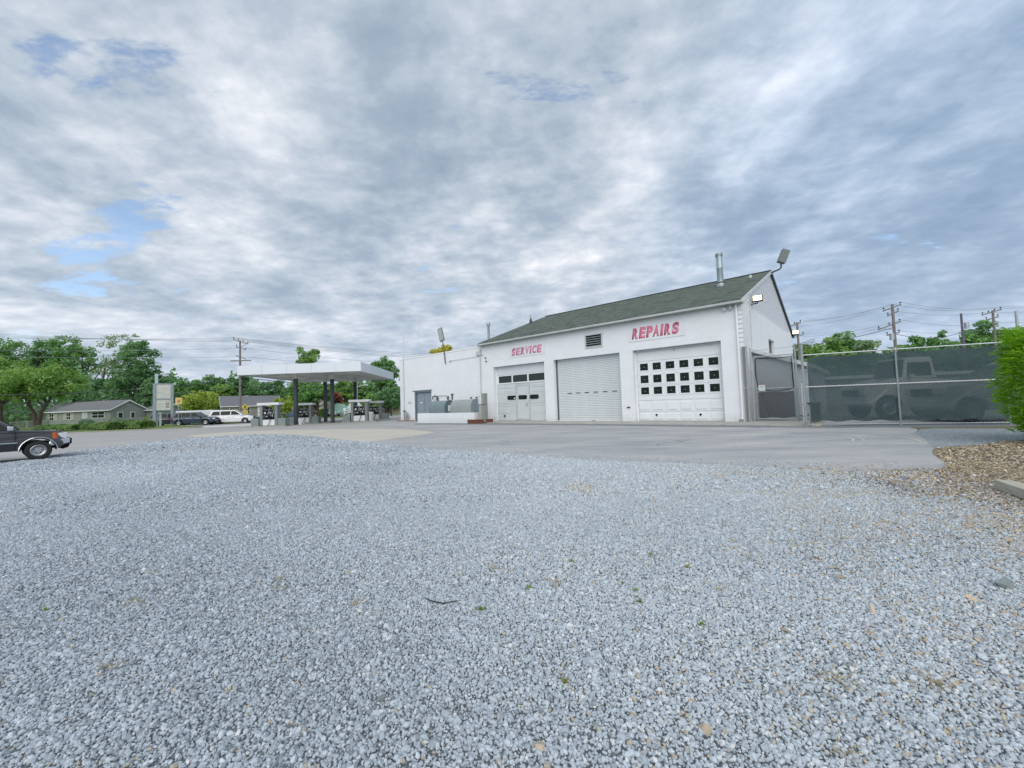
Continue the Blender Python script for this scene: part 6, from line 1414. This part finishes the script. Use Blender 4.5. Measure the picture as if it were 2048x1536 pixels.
for k, z in enumerate((10.9, 9.6)):
    wire(('%s ' % ('upper', 'lower')[k]) + 'of two low thin cables from the left utility pole to the left edge', P0 + Vector((0, 0, z)), (-110, 47, 13.5), 1.2, .018, m_wire_l)
    wire(('%s ' % ('upper', 'lower')[k]) + 'of two low thin cables from the left utility pole to the right edge', P0 + Vector((.5, 0, z)), (10, 140, 16.5), 2.5, .022, m_wire_l)
wire('thick black cable sagging left across the trees from the utility pole', P0 + Vector((0, -.2, 6.3)), (-84, 44, 6.2), 1.6, .045)
wire('second thick black cable below it running left across the bungalow roof', P0 + Vector((0, -.2, 5.2)), (-86, 44, 5.0), 1.7, .035)
wire('thick black cable running right under the canopy from the utility pole', P0 + Vector((0, -.2, 6.6)), (-10, 92, 6.5), 1.3, .05)
wire('second thick black cable below it running right behind the pumps', P0 + Vector((0, -.2, 5.3)), (-8, 92, 5.6), 1.0, .035)
for k, (dx, z) in enumerate(((-1.0, 10.4), (0, 10.9), (1.1, 11.05), (-1.6, 8.3), (.9, 9.1))):
    wire('%s ' % ('second', 'uppermost', 'third', 'lowest', 'fourth')[k] + 'thin cable from the tall four armed pole to the far right pole', (42.2 + dx, 45, z), (59.1 + dx * .9, 50, z + .1), .5, .018, m_wire_l)
    wire('%s ' % ('second', 'uppermost', 'third', 'lowest', 'fourth')[k] + 'thin cable from the tall four armed pole towards the pole behind the gable', (42.2 + dx, 45, z), (35.1 + dx * .6, 50, z - .8), .35, .016, m_wire_l)
    wire('%s ' % ('second', 'uppermost', 'third', 'lowest', 'fourth')[k] + 'thin cable from the far right pole to the right picture edge', (59.1 + dx * .9, 50, z + .1), (84, 44, z + 1), .8, .018, m_wire_l)
wire('cable from the bare purplish pole to the tall four armed pole', (55.2, 50, 8.2), (42.2, 45, 7.6), .6, .03)
wire('cable from the bare purplish pole to the right picture edge', (55.2, 50, 8.2), (80, 42, 7.6), .8, .03)
wire('slack thin cable low over the screened fence', (36, 50, 7.2), (42.2, 45, 8.3), .2, .03)

# ================================================================ laurel bush at the right edge
def laurel_leaf(seed, L_=.15, W_=.042):
    r = random.Random(seed); n = 5; V = []; Fc = []
    for i in range(n + 1):
        u = i / n; w_ = W_ * math.sin(PI * min(1, u ** .8 * .97 + .03)) ** .8; x = u * L_; z = .018 * math.sin(u * PI) - .03 * u * u
        V += [(x, -w_ / 2, z + w_ * .22), (x, 0, z), (x, w_ / 2, z + w_ * .22)]
    for i in range(n):
        a = i * 3; Fc += [(a, a + 3, a + 4, a + 1), (a + 1, a + 4, a + 5, a + 2)]
    return V, Fc
def laurelmat():
    m = leafmat('laurel_leaf', (0.10, 0.25, 0.012), (0.34, 0.54, 0.045), .4, .28, .55); return m
m_laur = laurelmat()
lb = thing('laurel_bush', 'large glossy bright green laurel bush at the right picture edge', 'bush', (13.55, 9.3, 0))
rg = np.random.default_rng(5); lv_ = []
def bush_r(ph, z):   # radius as function of angle and height
    q = np.clip(z / 2.9, 0, 1); return (1.62 * np.sin(np.clip(q * .70 + .115, 0, 1) * PI) ** .42) * (1 + .07 * np.sin(ph * 5 + z * 3) + .05 * np.sin(ph * 11 - z * 6))
NL = 10500
ph = rg.uniform(0, 2 * PI, NL); z = rg.uniform(.08, 2.82, NL); rr = bush_r(ph, z) * (1.02 - np.abs(rg.normal(0, .15, NL)) + np.where(rg.uniform(0, 1, NL) < .06, rg.uniform(0, .13, NL), 0))
top = rg.uniform(0, 1, NL) < .14; rr[top] *= rg.uniform(0, 1, top.sum()) ** .5; z[top] = 2.55 + rg.uniform(-.1, .3, top.sum()) - .15 * rr[top]
shapes = [laurel_leaf(k, .17 + .02 * k, .052 + .005 * k) for k in range(3)]
meshes = []
for V, Fc in shapes: meshes.append(MB().add(V, Fc).mesh('leaf', m_laur, smooth=True, fix=False))
def leaf_mats(i):
    out = Vector((math.cos(ph[i]), math.sin(ph[i]), 0)); d = (out * rg.uniform(.5, 1.0) + Vector((rg.normal(0, .35), rg.normal(0, .35), rg.uniform(-.15, .75)))).normalized()
    up = Vector((0, 0, 1)) + Vector((rg.normal(0, .4), rg.normal(0, .4), 0)); y = up.cross(d).normalized(); zz = d.cross(y)
    m = Matrix((d, y, zz)).transposed().to_4x4() @ Matrix.Scale(rg.uniform(.7, 1.2), 4); m.translation = Vector((rr[i] * math.cos(ph[i]), rr[i] * math.sin(ph[i]), z[i])); return m
# 300 leaves that show largest are objects, the rest one mass
wx = 13.55 + rr * np.cos(ph); wy_ = 9.3 + rr * np.sin(ph); vis = (wx / wy_ < 1.27) & (wy_ < 10.2)
depth = rr / bush_r(ph, z); score = np.where(vis, depth * 3 - np.hypot(wx, wy_) * .25, -99); order = np.argsort(-score); solo = set(order[:300].tolist())
VV = []; FF = []
for i in range(NL):
    m = leaf_mats(i); k = i % 3
    if i in solo:
        o = bpy.data.objects.new('leaf', meshes[k]); COL.objects.link(o); o.parent = lb; o.matrix_local = m
    else:
        b0 = len(VV); VV += [tuple(m @ Vector(v_)) for v_ in shapes[k][0]]; FF += [tuple(q + b0 for q in f) for f in shapes[k][1]]
me = bpy.data.meshes.new('foliage'); me.from_pydata(VV, [], FF); me.materials.append(m_laur); me.shade_smooth()
o = bpy.data.objects.new('foliage', me); COL.objects.link(o); o.parent = lb; o['kind'] = 'stuff'
for k in range(9):
    a = k * .7; MB().tube([(.1 * math.cos(a), .1 * math.sin(a), 0), (.5 * math.cos(a), .5 * math.sin(a), 1.2), (.9 * math.cos(a), .9 * math.sin(a), 2.3)], [.035, .025, .012], 6).build('stem', m_bark, lb, smooth=True)

# timber edging
t = thing('landscape_timber', 'weathered pale timber beam lying in the mulch at the right edge', 'timber', (6.55, 5.6, .02), math.atan2(-1.15, -.62) )
MB().box(-.0, 2.4, -.09, .09, 0, .13).build('beam', m_timber, t, bevel=.012)
# weeds coming up through the gravel
def weed(label, x, y, s, kind, seed):
    r = random.Random(seed); t = thing('weed_tuft', label, 'weed', (x, y, .02), r.uniform(0, 6), 'small weeds growing through the gravel'); mb = MB()
    for k in range(16 if kind != 'straw' else 22):
        a = r.uniform(0, 6.28); l = s * r.uniform(.5, 1.1); tilt = r.uniform(.3, 1.25) if kind != 'straw' else r.uniform(.9, 1.5); w_ = s * (.10 if kind != 'straw' else .03)
        d = Vector((math.cos(a) * math.sin(tilt), math.sin(a) * math.sin(tilt), math.cos(tilt))); sd = Vector((-math.sin(a), math.cos(a), 0)) * w_
        b0 = Vector((r.uniform(-.3, .3) * s, r.uniform(-.3, .3) * s, 0)) * (.5 if kind != 'straw' else 1.2); m1 = b0 + d * l * .55; e = b0 + d * l + Vector((0, 0, -.15 * l))
        mb.add([b0 - sd * .4, b0 + sd * .4, m1 + sd, m1 - sd, e], [(0, 1, 2, 3), (3, 2, 4)])
    mb.build('blades', {'green': m_weed, 'yellow': m_weedy, 'straw': m_straw}[kind], t, fix=False)
m_weed = leafmat('weed_green', (0.09, 0.17, 0.02), (0.20, 0.30, 0.05), .3); m_weedy = leafmat('weed_yellow', (0.22, 0.22, 0.06), (0.36, 0.34, 0.12), .3); m_straw = leafmat('straw_blades', (0.34, 0.25, 0.13), (0.5, 0.40, 0.24), .2)
wd_ = [((1060, 1178), 'green', 'bright green weed tuft left of the centre line in the gravel'), ((1245, 1168), 'green', 'green and yellow weed tuft, highest of the cluster right of centre'), ((1277, 1205), 'green', 'bright green weed tuft lowest in the cluster right of centre'), ((1272, 1184), 'green', 'small green weed in the middle of the cluster right of centre'), ((1140, 1124), 'yellow', 'yellow green weed tuft far out in the middle gravel'), ((1132, 1368), 'yellow', 'yellow green weed tuft in the lower middle foreground'), ((962, 1222), 'green', 'tiny dark green weed left of the bright centre tuft'), ((1403, 1252), 'green', 'small green weed below the right gravel track'), ((92, 1222), 'green', 'pale green weed near the left picture edge'), ((1374, 1135), 'yellow', 'yellowish weed on the right side of the middle gravel'), ((1300, 1110), 'yellow', 'small yellow tuft far out right of centre'), ((995, 1140), 'straw', 'straw coloured tuft left of the far yellow weed'), ((560, 1158), 'straw', 'flat dead grass tuft on the left middle gravel'), ((560, 1178), 'straw', 'dead grass tuft just below another on the left gravel'), ((310, 1145), 'straw', 'spread dead grass patch on the far left gravel'), ((270, 1206), 'straw', 'small dead grass clump on the left gravel'), ((225, 1332), 'straw', 'reddish dead grass tuft in the lower left foreground'), ((715, 1210), 'straw', 'wide dead grass patch left of centre'), ((1685, 1505), 'straw', 'dead grass tuft at the bottom right foreground'), ((1870, 1370), 'straw', 'brown dead tuft in the right foreground'), ((1676, 1360), 'straw', 'brown tuft left of the right foreground tuft'), ((1440, 1180), 'straw', 'dead grass clump on the right gravel'), ((1110, 1165), 'straw', 'sandy dead grass patch beside the green centre weeds')]
cR, cU, cF = RX, UX, F
for k, ((xp, yp), kind, lab) in enumerate(wd_):
    d = cF + cR * ((xp - 1024) / 823.364) + cU * ((768 - yp) / 823.364); q = -1.38 / d.z; P = d * q
    weed(lab, P.x, P.y, (.042 if kind == 'green' else .05 if kind == 'yellow' else .085) * random.Random(k).uniform(.8, 1.25), kind, k)
# black twig and a larger stone
t = thing('twig', 'thin curved black twig on the gravel in the middle foreground', 'twig', (-.55, 2.95, .03)); MB().tube([(-.12, .06, 0), (-.07, .0, .01), (.02, -.02, 0), (.12, -.01, .01)], .0035, 5).build('stick', m_black, t)
t = thing('large_stone', 'dark fist sized stone on the right gravel', 'stone', (3.35, 2.9, .03), .5, None, .09); o = bpy.data.objects.new('rock', rock_mesh(7)); COL.objects.link(o); o.parent = t; o.data.materials.append(m_pumpg2)
